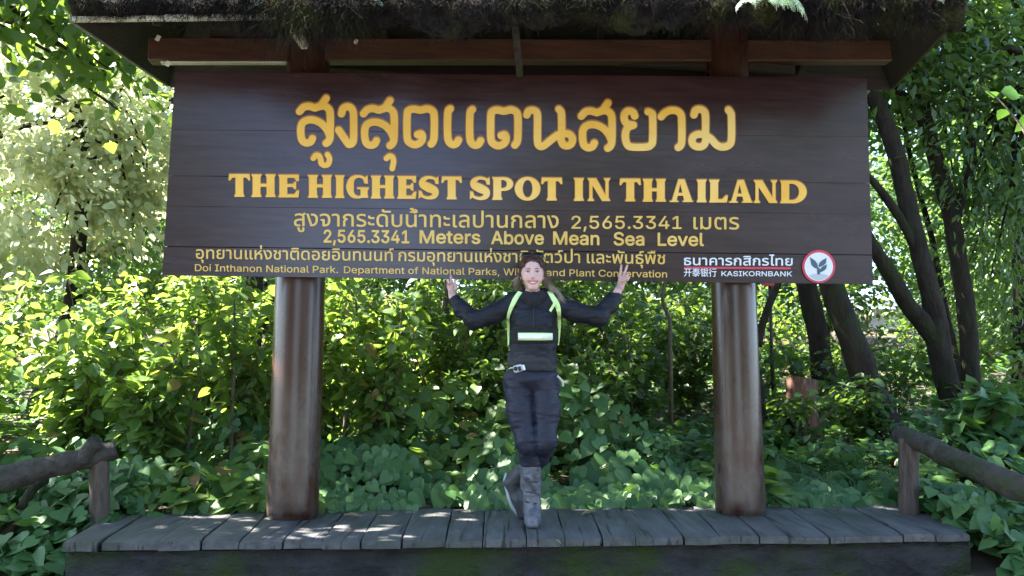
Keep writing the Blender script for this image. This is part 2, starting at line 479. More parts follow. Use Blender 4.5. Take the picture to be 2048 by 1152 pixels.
eboard("eave_board", c3 + [0, .015, -.003], c2 + [0, .015, -.003], .06, .03, M['roofwood'])
# ceiling joists behind the beam
for k, dy in enumerate((.45, .02)):
    m = MB(); m.box((0, onl(0, dy), ze + (.16 if k == 0 else .30)), (4.3, .06, .07), RYAW, bevel=.004); m.build("purlin", M['roofwood'], sh, sh.location)
# pale tabs hanging at the left corner
for px, py, s in ((316, 76, .03), (336, 127, .03), (712, 83, .025), (300, 22, .02)):
    m = MB(); p = P(px, py, 5.0); m.box(p, (s, .006, s * 1.3), Matrix.Rotation(.4, 3, 'Y'), .002); m.build("pale_tag", M['palewood'], sh, sh.location)

def root_fringe():
    """hanging roots and moss along the eaves, and a coat of moss on the roof"""
    m = MB(); n = 20000
    x = rng.uniform(xl + .1, xr - .05, n)
    dens = .35 + .65 * np.clip(.5 + 1.3 * vnoise(np.stack([x, 0 * x, 0 * x], -1), 2.2), 0, 1)
    pale = (x < fpt(545, 0)[0]) & (rng.random(n) < .72) & (vnoise(np.stack([x, 0 * x, 0 * x + 5], -1), 4) < .12)
    keep = (rng.random(n) < dens) & ~pale; x = x[keep]; n = len(x)
    y = ef(x) + rng.uniform(-.10, .06, n)
    z = ez(x) + rng.uniform(.0, .13, n)
    L = (.03 + np.where(x > fpt(545, 0)[0], .15, .09) * rng.random(n) ** 1.7) * (.25 + 1.2 * np.clip(.5 + fbm(np.stack([x, 0 * x + 3, 0 * x], -1), 4, 2), 0, 1.3))
    mm = 8; t = np.linspace(0, 1, mm)
    pts = np.zeros((n, mm, 3))
    a, ph = rng.normal(0, .45, (2, n)), rng.uniform(0, 6.28, n)
    curl = rng.uniform(.004, .030, n); fq = rng.uniform(5, 13, n)
    for i, tt in enumerate(t):
        pts[:, i, 0] = x + a[0] * L * tt + curl * tt ** .5 * np.sin(ph + tt * fq)
        pts[:, i, 1] = y + a[1] * L * .5 * tt + curl * np.cos(ph + tt * fq)
        pts[:, i, 2] = z - L * tt ** 1.1 + .3 * curl * np.sin(ph * 2 + tt * fq * 1.3)
    m.strands(pts, rng.uniform(.0008, .0024, n))
    K, J = 420, 10                            # the matted mass behind the loose roots
    xx = np.linspace(xl + .02, xr - .02, K); lim = fpt(545, 0)[0]
    cl = fbm(np.stack([xx, 0 * xx, 0 * xx + 8], -1), 2.6, 4)
    dep = np.where(xx > lim, np.clip(.075 + .075 * cl, .0, .2), np.clip(-.03 + .15 * cl, -.03, .12))
    vv = np.zeros((J, K, 3))
    for j, s in enumerate(np.linspace(0, 1, J)):
        zj = ez(xx) + .14 - s * (.14 + dep)
        q = np.stack([xx, ef(xx) - .035, zj], -1)
        q[:, 1] += -.035 * math.sin(math.pi * min(s * 1.1, 1)) + .035 * fbm(q, 14, 3); q[:, 2] += .02 * fbm(q + 5, 20, 2)
        vv[j] = q
    bkk = vv[::-1].copy(); bkk[:, :, 1] += .06
    vv = np.concatenate([vv, bkk]).reshape(-1, 3); i = (np.arange(2 * J - 1)[:, None] * K + np.arange(K - 1)[None]).ravel()
    m.add(vv, [np.stack([i, i + 1, i + K + 1, i + K], -1)])
    n = 9000
    ii = rng.integers(0, J * K, n); o = vv[ii] + rng.normal(0, .006, (n, 3)); L = rng.uniform(.02, .07, n)
    dd = unit(np.stack([rng.normal(0, .7, n), rng.normal(-.9, .4, n), rng.normal(-.4, .6, n)], -1)); ph = rng.uniform(0, 6.28, n)
    pts = np.zeros((n, 6, 3))
    for i2, tt in enumerate(np.linspace(0, 1, 6)):
        pts[:, i2] = o + dd * (L * tt)[:, None]; pts[:, i2, 2] -= L * tt * tt * .8
        pts[:, i2, 0] += .008 * np.sin(ph + tt * 7); pts[:, i2, 2] += .006 * np.cos(ph + tt * 8)
    m.strands(pts, rng.uniform(.0008, .0022, n))
    n = 7000                                  # fuzz standing off the fascia and roof slope
    u = rng.random(n); x = xl + (xr - xl) * u
    s = rng.random(n) ** 1.6
    y = ef(x) - .03 + s * (ymid(x) - ef(x)) * .98; z = ez(x) + .12 + s * (RID - ze)
    pts = np.zeros((n, 5, 3)); d = unit(np.stack([rng.normal(0, .6, n), rng.normal(-.7, .4, n), rng.normal(.3, .6, n)], -1))
    L = rng.uniform(.04, .13, n)
    for i, tt in enumerate(np.linspace(0, 1, 5)):
        pts[:, i] = np.stack([x, y, z], -1) + d * (L * tt)[:, None]
        pts[:, i, 2] -= L * tt * tt * .9
    m.strands(pts, rng.uniform(.0015, .004, n))
    o = m.build("hanging_moss", M['moss'], roof)
    o.location = -sh.location
    tag(o, kind='stuff')
root_fringe()

# ------------------------------------------------------------------ 2-D outlines -> filled lettering
def contour_field(contours, step):
    """signed distance on a grid (photo units) of a nonzero-winding set of closed contours"""
    allp = np.concatenate(contours); x0, y0 = allp.min(0) - 8 * step; x1, y1 = allp.max(0) + 8 * step
    xs = np.arange(x0, x1 + step, step); ys = np.arange(y0, y1 + step, step)
    D = np.full((len(ys), len(xs)), 9.0); W = np.zeros(D.shape, int)
    for c in contours:
        a, b = c, np.roll(c, -1, 0)
        ix0, ix1 = np.searchsorted(xs, [c[:, 0].min() - 6 * step, c[:, 0].max() + 6 * step]); iy0, iy1 = np.searchsorted(ys, [c[:, 1].min() - 6 * step, c[:, 1].max() + 6 * step])
        X, Y = np.meshgrid(xs[ix0:ix1], ys[iy0:iy1]); d2 = np.full(X.shape, 1e9); w = np.zeros(X.shape, int)
        for (ax, ay), (bx, by) in zip(a, b):
            ex, ey = bx - ax, by - ay; l = ex * ex + ey * ey
            if l < 1e-12: continue
            t = np.clip(((X - ax) * ex + (Y - ay) * ey) / l, 0, 1)
            d2 = np.minimum(d2, (X - ax - t * ex) ** 2 + (Y - ay - t * ey) ** 2)
            cr = ex * (Y - ay) - ey * (X - ax)
            w += ((ay <= Y) & (by > Y) & (cr > 0)).astype(int) - ((ay > Y) & (by <= Y) & (cr < 0)).astype(int)
        sl = (slice(iy0, iy1), slice(ix0, ix1))
        D[sl] = np.minimum(D[sl], np.sqrt(d2)); W[sl] += w
    return xs, ys, np.where(W != 0, -D, D)
def stroke_field(strokes, step, pad=8):
    allp = np.concatenate([s[0] for s in strokes]); hw = max(np.max(s[1]) for s in strokes)
    x0, y0 = allp.min(0) - hw - pad * step; x1, y1 = allp.max(0) + hw + pad * step
    xs = np.arange(x0, x1, step); ys = np.arange(y0, y1, step); D = np.full((len(ys), len(xs)), 99.0)
    for pts, h in strokes:
        h = np.broadcast_to(h, (len(pts),))
        for k in range(len(pts) - 1):
            a, b = pts[k], pts[k + 1]; r = max(h[k], h[k + 1]) + 8 * step
            ix0, ix1 = np.searchsorted(xs, [min(a[0], b[0]) - r, max(a[0], b[0]) + r]); iy0, iy1 = np.searchsorted(ys, [min(a[1], b[1]) - r, max(a[1], b[1]) + r])
            X, Y = np.meshgrid(xs[ix0:ix1], ys[iy0:iy1]); e = b - a; l = max(e @ e, 1e-9)
            t = np.clip(((X - a[0]) * e[0] + (Y - a[1]) * e[1]) / l, 0, 1)
            d = np.hypot(X - a[0] - t * e[0], Y - a[1] - t * e[1]) - (h[k] + (h[k + 1] - h[k]) * t)
            D[iy0:iy1, ix0:ix1] = np.minimum(D[iy0:iy1, ix0:ix1], d)
    return xs, ys, D
def iso_fill(xs, ys, F, iso=0.0):
    """polygons covering F < iso (marching squares)"""
    F = F - iso
    F = np.where(np.abs(F) < 1e-6, 1e-6, F)
    ny, nx = F.shape
    ins = F < 0
    case = ins[:-1, :-1] * 1 + ins[:-1, 1:] * 2 + ins[1:, 1:] * 4 + ins[1:, :-1] * 8
    pts, faces = [], []; base = 0
    X, Y = np.meshgrid(xs, ys)
    co = [(0, 0), (0, 1), (1, 1), (1, 0)]
    for cs_ in range(1, 16):
        r, c = np.nonzero(case == cs_)
        if not len(r): continue
        poly = []
        for k in range(4):
            k2 = (k + 1) % 4
            a = (r + co[k][0], c + co[k][1]); b = (r + co[k2][0], c + co[k2][1])
            ia, ib = cs_ >> k & 1, cs_ >> k2 & 1
            pa = np.stack([X[a], Y[a]], -1); pb = np.stack([X[b], Y[b]], -1)
            if ia: poly.append(pa)
            if ia != ib:
                t = (F[a] / (F[a] - F[b]))[:, None]; poly.append(pa + (pb - pa) * t)
        n = len(poly); pts.append(np.stack(poly, 1).reshape(-1, 2))
        faces.append(base + np.arange(len(r) * n).reshape(-1, n)); base += len(r) * n
    return np.concatenate(pts), faces
def SP(p, off):                               # photo plane -> board face
    p = np.asarray(p, float)
    d = np.stack([(p[:, 0] - 1024) / FPX, (576 - p[:, 1]) / FPX, -np.ones(len(p))], -1) @ C3.T
    t = (SY - off) / (d[:, 1] - YAW * d[:, 0])
    return np.array([0, 0, CAMZ]) + d * t[:, None]
# ------------------------------------------------------------------ the sign board
def board_mat(nt, b, out):
    h = noise_fac(nt, 3.5, (.5, 6, 9), 8)
    c = mixc(nt, h, (.024, .0105, .011), (.047, .022, .0225))
    c = mixc(nt, noise_fac(nt, 1.1, (.6, 1, 1.6), lo=.5, hi=.75), c, (.054, .030, .032))
    nt.links.new(c, b.inputs["Base Color"])
    r2 = N(nt, "MapRange"); r2.inputs[3].default_value = .17; r2.inputs[4].default_value = .29
    nt.links.new(noise_fac(nt, 2.0, (.7, 1, 2.5), lo=.3, hi=.7), r2.inputs[0]); nt.links.new(r2.outputs[0], b.inputs["Roughness"])
    bump(nt, b, h, .12, .003)
    b.inputs["Specular IOR Level"].default_value = .42
M['board'] = mat("dark varnished sign board", board_mat)
signc = P(1035, 355, SY + .03)
sg = thing("sign_board", "wide dark brown plank sign with carved yellow Thai and English lettering", "sign", signc)
TL, TR, BR, BL = (350, 143), (1733, 155), (1746, 569), (324, 551)
def edge(t, a, b): return np.array(a) * (1 - t) + np.array(b) * t
seams = [0, .285, .511, .66, .858, 1]
m = MB(); TH = .055; SG = [.00012, .0005, .00015, .0013]
for k in range(5):
    s0, s1 = seams[k] + (SG[k - 1] if k else 0), seams[k + 1] - (SG[k] if k < 4 else 0)
    if k in (1, 3): s0 -= .0008
    q = np.array([edge(s0, TL, BL), edge(s0, TR, BR), edge(s1, TR, BR), edge(s1, TL, BL)])
    off = (.0, .0004, -.0003, .0003, 0)[k]
    n = 24
    v = []
    for t in np.linspace(0, 1, n):
        a = q[0] * (1 - t) + q[1] * t; b = q[3] * (1 - t) + q[2] * t
        h = b - a
        for f, o in ((0, -TH), (0, off - .0015), (.008, off), (.5, off), (.992, off), (1, off - .0015), (1, -TH)):
            v.append(SP((a + h * f)[None], o)[0])
    v = np.array(v)
    i = (np.arange(n - 1)[:, None] * 7 + np.arange(6)[None]).ravel()
    j = np.arange(n - 1) * 7
    m.add(v, [np.stack([i, i + 7, i + 8, i + 1], -1), np.stack([j, j + 6, j + 13, j + 7], -1), np.array([[6, 5, 1, 0], [5, 4, 2, 1]]), np.array([[4, 3, 2]]), (n - 1) * 7 + np.array([[0, 1, 5, 6], [1, 2, 4, 5]]), (n - 1) * 7 + np.array([[2, 3, 4]])])
m.build("board", M['board'], sg, sg.location, smooth=False)
m = MB(); ins = [(356, 148), (1728, 160), (1740, 564), (331, 546)]
bk = np.concatenate([SP(ins, -.030), SP(ins, -TH + .006)])
m.add(bk, [np.array([[3, 2, 1, 0], [4, 5, 6, 7], [0, 1, 5, 4], [1, 2, 6, 5], [2, 3, 7, 6], [3, 0, 4, 7]])])
m.build("backing_panel", M['board'], sg, sg.location, smooth=False)
M['yellow'] = noisy("worn yellow paint", (.68, .34, .022), (.80, .45, .06), 4, rough=.5, bs=.1, c3=(.78, .53, .17), s3=1.2, lo3=.45, hi3=.7)
M['gold'] = noisy("dull yellow paint", (.58, .34, .05), (.70, .45, .11), 6, rough=.5, bs=.1)
M['orange'] = noisy("orange brown carved edge shade", (.20, .060, .008), (.32, .115, .014), 9, rough=.5, bs=.1)  # shade of the carved letters' upper edge, painted in as colour
M['white'] = plain("white sign paint", (.62, .62, .66), .5)
M['red'] = plain("red sign paint", (.52, .035, .06), .5)
M['slate'] = plain("slate green sign paint", (.045, .085, .105), .5)
M['greyp'] = plain("grey sign paint", (.38, .42, .46), .5)
def lettering(name, fields, mt, off, iso=0.0, shift=(0, 0)):
    m = MB()
    for xs, ys, F in fields:
        p, f = iso_fill(xs, ys, F, iso)
        m.add(SP(p + np.array(shift), off), [x[:, ::-1] for x in f])
    return m.build(name, mt, sg, sg.location, smooth=False)
def smoothline(pts, n=6):
    pts = np.array(pts, float); out = []
    q = np.concatenate([[2 * pts[0] - pts[1]], pts, [2 * pts[-1] - pts[-2]]])
    for k in range(1, len(q) - 2):
        p0, p1, p2, p3 = q[k - 1:k + 3]
        for t in np.arange(n) / n:
            out.append(.5 * (2 * p1 + (p2 - p0) * t + (2 * p0 - 5 * p1 + 4 * p2 - p3) * t * t + (3 * p1 - p0 - 3 * p2 + p3) * t ** 3))
    out.append(pts[-1]); return np.array(out)
SA = [[(130,192),(165,155),(215,145),(265,158),(310,147),(345,142),(385,165),(402,215),(402,400),(390,455),(366,476)],
      [(268,160),(318,138),(345,105),(366,76)],
      [(245,432),(228,462),(190,472),(155,450),(142,400),(142,330),(162,288),(210,267),(270,272),(328,302),(372,350),(396,400)]]
DO = [[(1180,398),(1212,390),(1224,425),(1208,465),(1160,488),(1112,470),(1088,420),(1088,220),(1105,180),(1150,170),(1205,180),(1265,168),(1310,185),(1328,230),(1328,400),(1320,455),(1302,482)]]
EE = [[(1472,168),(1450,205),(1448,400),(1460,460),(1492,486),(1525,478),(1545,446)]]
Z1 = [SA, [[(252,608),(275,582),(303,588),(318,622),(325,655),(355,672),(386,658),(397,612),(378,576)]],
      [[(503,212),(515,170),(545,150),(582,156),(607,195),(611,260),(611,430),(598,474),(572,484),(555,468),(478,358)]],
      [[(x + 569, y + 20) for x, y in s] for s in SA], [[(903,610),(930,588),(958,600),(967,640),(955,700)]],
      DO, EE, [[(x + 197, y + 6) for x, y in s] for s in EE], [[(x + 745, y + 9) for x, y in s] for s in DO]]
Z2 = [[[(150,222),(165,188),(203,180),(237,200),(245,260),(245,450),(262,498),(300,497),(365,445),(425,400)],
       [(436,172),(458,212),(460,380),(455,440),(474,486),(510,497),(546,478),(556,435),(532,398),(492,388),(455,400)]],
      [[(x + 505, y + 42) for x, y in s] for s in SA],
      [[(1110,232),(1094,198),(1052,188),(1020,215),(1018,262),(1042,300),(1098,312)], [(1098,314),(1050,335),(1029,380),(1029,440),(1047,490),(1090,508),(1210,508),(1254,490),(1270,440),(1270,240),(1256,205),(1230,194)]],
      [[(1347,238),(1377,205),(1430,182),(1488,188),(1523,222),(1529,280),(1529,450),(1516,498),(1498,512)]],
      [[(1637,222),(1652,182),(1695,172),(1732,196),(1741,250),(1741,380),(1744,440),(1728,488),(1690,507),(1642,496),(1620,460),(1632,416),(1680,394),(1740,405),(1790,436),(1838,488),(1888,508),(1946,493),(1971,440),(1971,240),(1964,205),(1945,178)]]]
fields = []
for gl, ox in ((Z1, 570), (Z2, 1020)):
    for g in gl:
        small = len(g) == 1 and min(y for x, y in g[0]) > 560
        fields.append(stroke_field([(smoothline([(ox + x / 4.452, 180 + y / 4.452) for x, y in s]), 5.4 if small else 7.3) for s in g], .8))
lettering("lettering_edge_shade", fields, M['orange'], .003, 2.0, (0, -1.3)); lettering("lettering", fields, M['yellow'], .005)  # orange layer shifted up stands for the recess's shaded upper wall
# bold serif English line
def stem(x0, x1, f=.05, y0=0., y1=1.):
    return [(x0 - f, y0), (x1 + f, y0), (x1 + f, y0 + .03), (x1, y0 + .13), (x1, y1 - .13), (x1 + f, y1 - .03), (x1 + f, y1), (x0 - f, y1), (x0 - f, y1 - .03), (x0, y1 - .13), (x0, y0 + .13), (x0 - f, y0 + .03)]
def rect(x0, x1, y0, y1): return [(x0, y0), (x1, y0), (x1, y1), (x0, y1)]
def ell(cx, cy, rx, ry, a0=0, a1=360, n=40): return [(cx + rx * math.cos(R(a)), cy + ry * math.sin(R(a))) for a in np.linspace(a0, a1, n, endpoint=(a1 - a0) % 360 != 0)]
def ribbon(pts, hw):
    p = smoothline(pts, 6); h = np.interp(np.linspace(0, 1, len(p)), np.linspace(0, 1, len(hw)), hw)[:, None]
    t = unit(np.gradient(p, axis=0)); nrm = np.stack([-t[:, 1], t[:, 0]], -1)
    return [tuple(a) for a in np.concatenate([p - nrm * h, (p + nrm * h)[::-1]])]
def glyph(ch, w):
    s = .33
    if ch == 'I': return [stem(.06, w - .06, .05)]
    if ch == 'T': return [stem(w / 2 - s / 2, w / 2 + s / 2, .05, 0, .99), [(0, .74), (.05, .72), (.16, .86), (w - .16, .86), (w - .05, .72), (w, .74), (w - .03, 1), (.03, 1)]]
    if ch == 'H': return [stem(.06, .06 + s), stem(w - .06 - s, w - .06), rect(.2, w - .2, .46, .58)]
    if ch == 'E': return [stem(.06, .06 + s), [(.2, .87), (w - .22, .87), (w - .1, .72), (w - .02, .72), (w - .02, 1), (.1, 1)], [(.1, 0), (w - .04, 0), (w, .3), (w - .09, .3), (w - .22, .13), (.2, .13)], [(.2, .46), (w - .28, .46), (w - .2, .36), (w - .14, .36), (w - .14, .68), (w - .2, .68), (w - .28, .58), (.2, .58)]]
    if ch == 'L': return [stem(.06, .06 + s), [(.1, 0), (w - .05, 0), (w, .3), (w - .09, .3), (w - .24, .13), (.2, .13)]]
    if ch == 'O': return [ell(w / 2, .5, w / 2, .52), ell(w / 2, .5, w / 2 - .33, .40)[::-1]]
    if ch == 'D': return [stem(.06, .06 + s), [(.2, 0), (w * .55, 0)] + ell(w * .5, .5, w * .5, .5, -88, 88, 30) + [(.2, 1), (.2, .87), (w * .5, .87)] + ell(w * .45, .5, w * .55 - .32, .37, -88, 88, 24)[::-1] + [(w * .5, .13), (.2, .13)]]
    if ch == 'P': return [stem(.06, .06 + s), [(.2, .4)] + ell(w * .55, .70, w * .45, .30, -88, 88, 24) + [(.2, 1), (.2, .89), (w * .5, .89)] + ell(w * .5, .70, w * .5 - .26, .19, -88, 88, 20)[::-1] + [(.2, .51)]]
    if ch == 'N': return [stem(.07, .19, .07), stem(w - .19, w - .07, .07), [(.02, 1), (.36, 1), (w - .07, 0), (w - .34, 0)]]
    if ch == 'A': return [[(w * .36, 1), (w * .62, 1), (w - .05, .06), (w, .03), (w, 0), (w - .46, 0), (w - .46, .03), (w - .38, .06), (w * .44, .86), (.27, .06), (.36, .03), (.36, 0), (-.02, 0), (-.02, .03), (.08, .06)], rect(.22, w - .3, .28, .39)]
    if ch == 'S': return [ribbon([(w - .1, .74), (w - .2, .9), (w * .45, .95), (.19, .82), (.2, .64), (w * .5, .5), (w - .19, .35), (w - .2, .14), (w * .5, .045), (.18, .12), (.08, .3)], [.06, .05, .06, .11, .16, .19, .16, .11, .06, .05, .06]), [(w - .16, .68), (w - .03, .66), (w - .04, .98), (w - .12, .93)], [(.02, .02), (.09, .08), (.14, .34), (.02, .36)]]
    if ch == 'G': return [ribbon([(w - .1, .68), (w - .22, .9), (w * .52, .96), (.26, .84), (.165, .5), (.26, .16), (w * .52, .04), (w - .25, .09), (w - .1, .2)], [.06, .05, .05, .11, .165, .11, .05, .05, .06]), [(w - .17, .66), (w - .02, .64), (w - .04, .99), (w - .14, .92)], stem(w - .33, w - .04, .03, .02, .46), rect(w * .5, w + .02, .40, .47)]
def english():
    fld = []
    z3 = [('T',60,205),('H',215,380),('E',398,540),('H',600,765),('I',785,850),('G',862,1012),('H',1030,1190),('E',1210,1340),('S',1355,1495),('T',1512,1650),('S',1705,1845),('P',1858,2000)]
    z4 = [('O',0,172),('T',180,322),('I',402,470),('N',498,648),('T',715,858),('H',872,1030),('A',1060,1215),('I',1240,1308),('L',1325,1452),('A',1465,1620),('N',1632,1788),('D',1810,1990)]
    for zz, ox in ((z3, 440), (z4, 1030)):
        for ch, a, b in zz:
            x0, x1 = ox + a / 3.413, ox + b / 3.413
            base = 393.6 + (x0 - 470) * .0117; H = 45
            w = (x1 - x0) / H
            cons = [np.array([(x0 + x * H, base - y * H) for x, y in c], float) for c in glyph(ch, w)]
            fixed = []
            for i, c in enumerate(cons):
                ar = np.sum(c[:, 0] * np.roll(c[:, 1], -1) - np.roll(c[:, 0], -1) * c[:, 1])
                hole = ch == 'O' and i == 1
                if (ar > 0) == hole: c = c[::-1]
                fixed.append(c)
            fld.append(contour_field(fixed, .6))
    lettering("lettering_edge_shade", fld, M['orange'], .003, 1.5, (0, -1.0)); lettering("lettering", fld, M['yellow'], .005, .35)
english()
# smaller lines in plain type
def font(name):
    try:
        return bpy.data.fonts.load(bpy.utils.system_resource('DATAFILES', path='fonts') + "/" + name)
    except Exception:
        return None
INTER = font("Inter.woff2")
def type_contours(text, fnt=None):
    if any(ord(q) > 0x300 for q in text): fnt = None      # Thai and Chinese come with the default face
    c = bpy.data.curves.new("type", 'FONT'); c.body = text; c.size = 1; c.resolution_u = 4
    if fnt: c.font = fnt
    o = bpy.data.objects.new("type", c); COL.objects.link(o)
    bpy.context.view_layer.update()
    cv = o.evaluated_get(bpy.context.evaluated_depsgraph_get()).to_curve(bpy.context.evaluated_depsgraph_get(), apply_modifiers=False)
    out = []
    for sp in cv.splines:
        if sp.type == 'BEZIER':
            pts = []; bp = sp.bezier_points; n = len(bp)
            for i in range(n):
                a, b = bp[i], bp[(i + 1) % n]
                p0, p1, p2, p3 = [np.array(v[:2]) for v in (a.co, a.handle_right, b.handle_left, b.co)]
                for t in (0, .25, .5, .75):
                    pts.append(p0 * (1 - t) ** 3 + 3 * p1 * t * (1 - t) ** 2 + 3 * p2 * t * t * (1 - t) + p3 * t ** 3)
            out.append(np.array(pts))
        else:
            out.append(np.array([p.co[:2] for p in sp.points]))
    o.to_curve_clear(); bpy.data.objects.remove(o); bpy.data.curves.remove(c)
    return out
def capheight(ch, fnt): return max(p[:, 1].max() for p in type_contours(ch, fnt))
TH_H, LAT_H = capheight("ก", INTER), capheight("M", INTER)
def line(name, items, mt, bold, off=.004, step=.7):
    """items: text, x0, x1, baseline y at x0, at x1, letter height"""
    fld = []
    for text, x0, x1, y0, y1, h, thai in items:
        cs_ = type_contours(text, INTER)
        a = np.concatenate(cs_); mn, mx = a[:, 0].min(), a[:, 0].max()
        hh = TH_H if thai else LAT_H
        res = []
        for c in cs_:
            u = (c[:, 0] - mn) / (mx - mn); res.append(np.stack([x0 + (x1 - x0) * u, y0 + (y1 - y0) * u - c[:, 1] / hh * h], -1))
        fld.append(contour_field(res, step))
    return lettering(name, fld, mt, off, bold)
line("lettering", [("สูงจากระดับน้ำทะเลปานกลาง", 588, 1117, 452, 456, 25, 1), ("2,565.3341", 1143, 1363, 457, 457.5, 25, 0), ("เมตร", 1387, 1478, 458, 458.5, 24, 1)], M['gold'], .35)
line("lettering", [("2,565.3341", 648, 818, 484.5, 486, 24.5, 0), ("Meters", 840, 960, 486, 487, 25, 0), ("Above", 983, 1087, 487.5, 488.5, 25, 0), ("Mean", 1107, 1198, 488.5, 489.5, 25, 0), ("Sea", 1228, 1288, 490, 490.5, 25, 0), ("Level", 1316, 1407, 491, 491.5, 25, 0)], M['gold'], .85)
line("lettering", [("อุทยานแห่งชาติดอยอินทนนท์", 392, 787, 517, 522, 18.5, 1), ("กรมอุทยานแห่งชาติ", 797, 1056, 522, 525, 18.5, 1), ("สัตว์ป่า", 1066, 1160, 525, 526, 18.5, 1), ("และพันธุ์พืช", 1174, 1330, 526, 528, 18.5, 1)], M['gold'], .3, step=.55)
line("lettering", [("Doi Inthanon National Park.", 390, 676, 542, 546, 13.5, 0), ("Department of National Parks, Wildlife and Plant Conservation", 688, 1334, 546, 555, 13.5, 0)], M['gold'], .15, step=.5)
line("lettering", [("ธนาคารกสิกรไทย", 1368, 1585, 530, 531, 14.5, 1)], M['white'], .35, step=.5)
line("lettering", [("开泰银行", 1368, 1433, 551.5, 552, 9.5, 0), ("KASIKORNBANK", 1443, 1584, 552, 552.5, 9.5, 0)], M['white'], .2, step=.45)
def flat(name, polys, mt, off, parent=None):
    m = MB()
    for p in polys:
        p = np.array(p, float); m.add(SP(p, off), [np.arange(len(p))[None, ::-1]])
    return m.build(name, mt, sg, sg.location, smooth=False)
flat("red_rule", [[(1368, 533.2), (1582, 534.5), (1582, 538.5), (1368, 537.2)]], M['red'], .004)
def disc(name, cx, cy, r, o0, o1, mt):
    m = MB(); a = np.linspace(0, 2 * np.pi, 64, endpoint=False); p = np.stack([cx + r * np.cos(a), cy + r * np.sin(a)], -1)
    k = np.arange(64); m.add(np.concatenate([SP(p, o1), SP(p, o0)]), [np.arange(64)[None, ::-1], np.stack([k, (k + 1) % 64, (k + 1) % 64 + 64, k + 64], -1)])
    o = m.build(name, mt, sg, sg.location, smooth=False); return o
em = lambda L: [(1350 + x / 5.851, 490 + y / 5.851) for x, y in L]
disc("emblem_ring", 1637.5, 533, 33, -.002, .010, M['red']); disc("emblem_disc", 1637.5, 533.5, 28.5, .006, .013, M['white'])
flat("emblem_leaf", [em([(1578,142),(1640,182),(1664,215),(1672,245),(1672,283),(1625,262),(1596,232)]), em([(1775,150),(1720,180),(1688,212),(1680,240),(1684,262),(1735,240),(1768,212)]), em([(1778,225),(1725,252),(1698,282),(1697,322),(1745,300),(1772,275)]), em([(1664,270),(1680,262),(1697,285),(1697,345),(1664,345)])], M['slate'], .0155)
flat("emblem_hill", [em([(1570,355),(1620,340),(1680,336),(1740,340),(1800,356),(1775,385),(1730,405),(1680,412),(1630,400),(1595,380)])], M['greyp'], .0145)
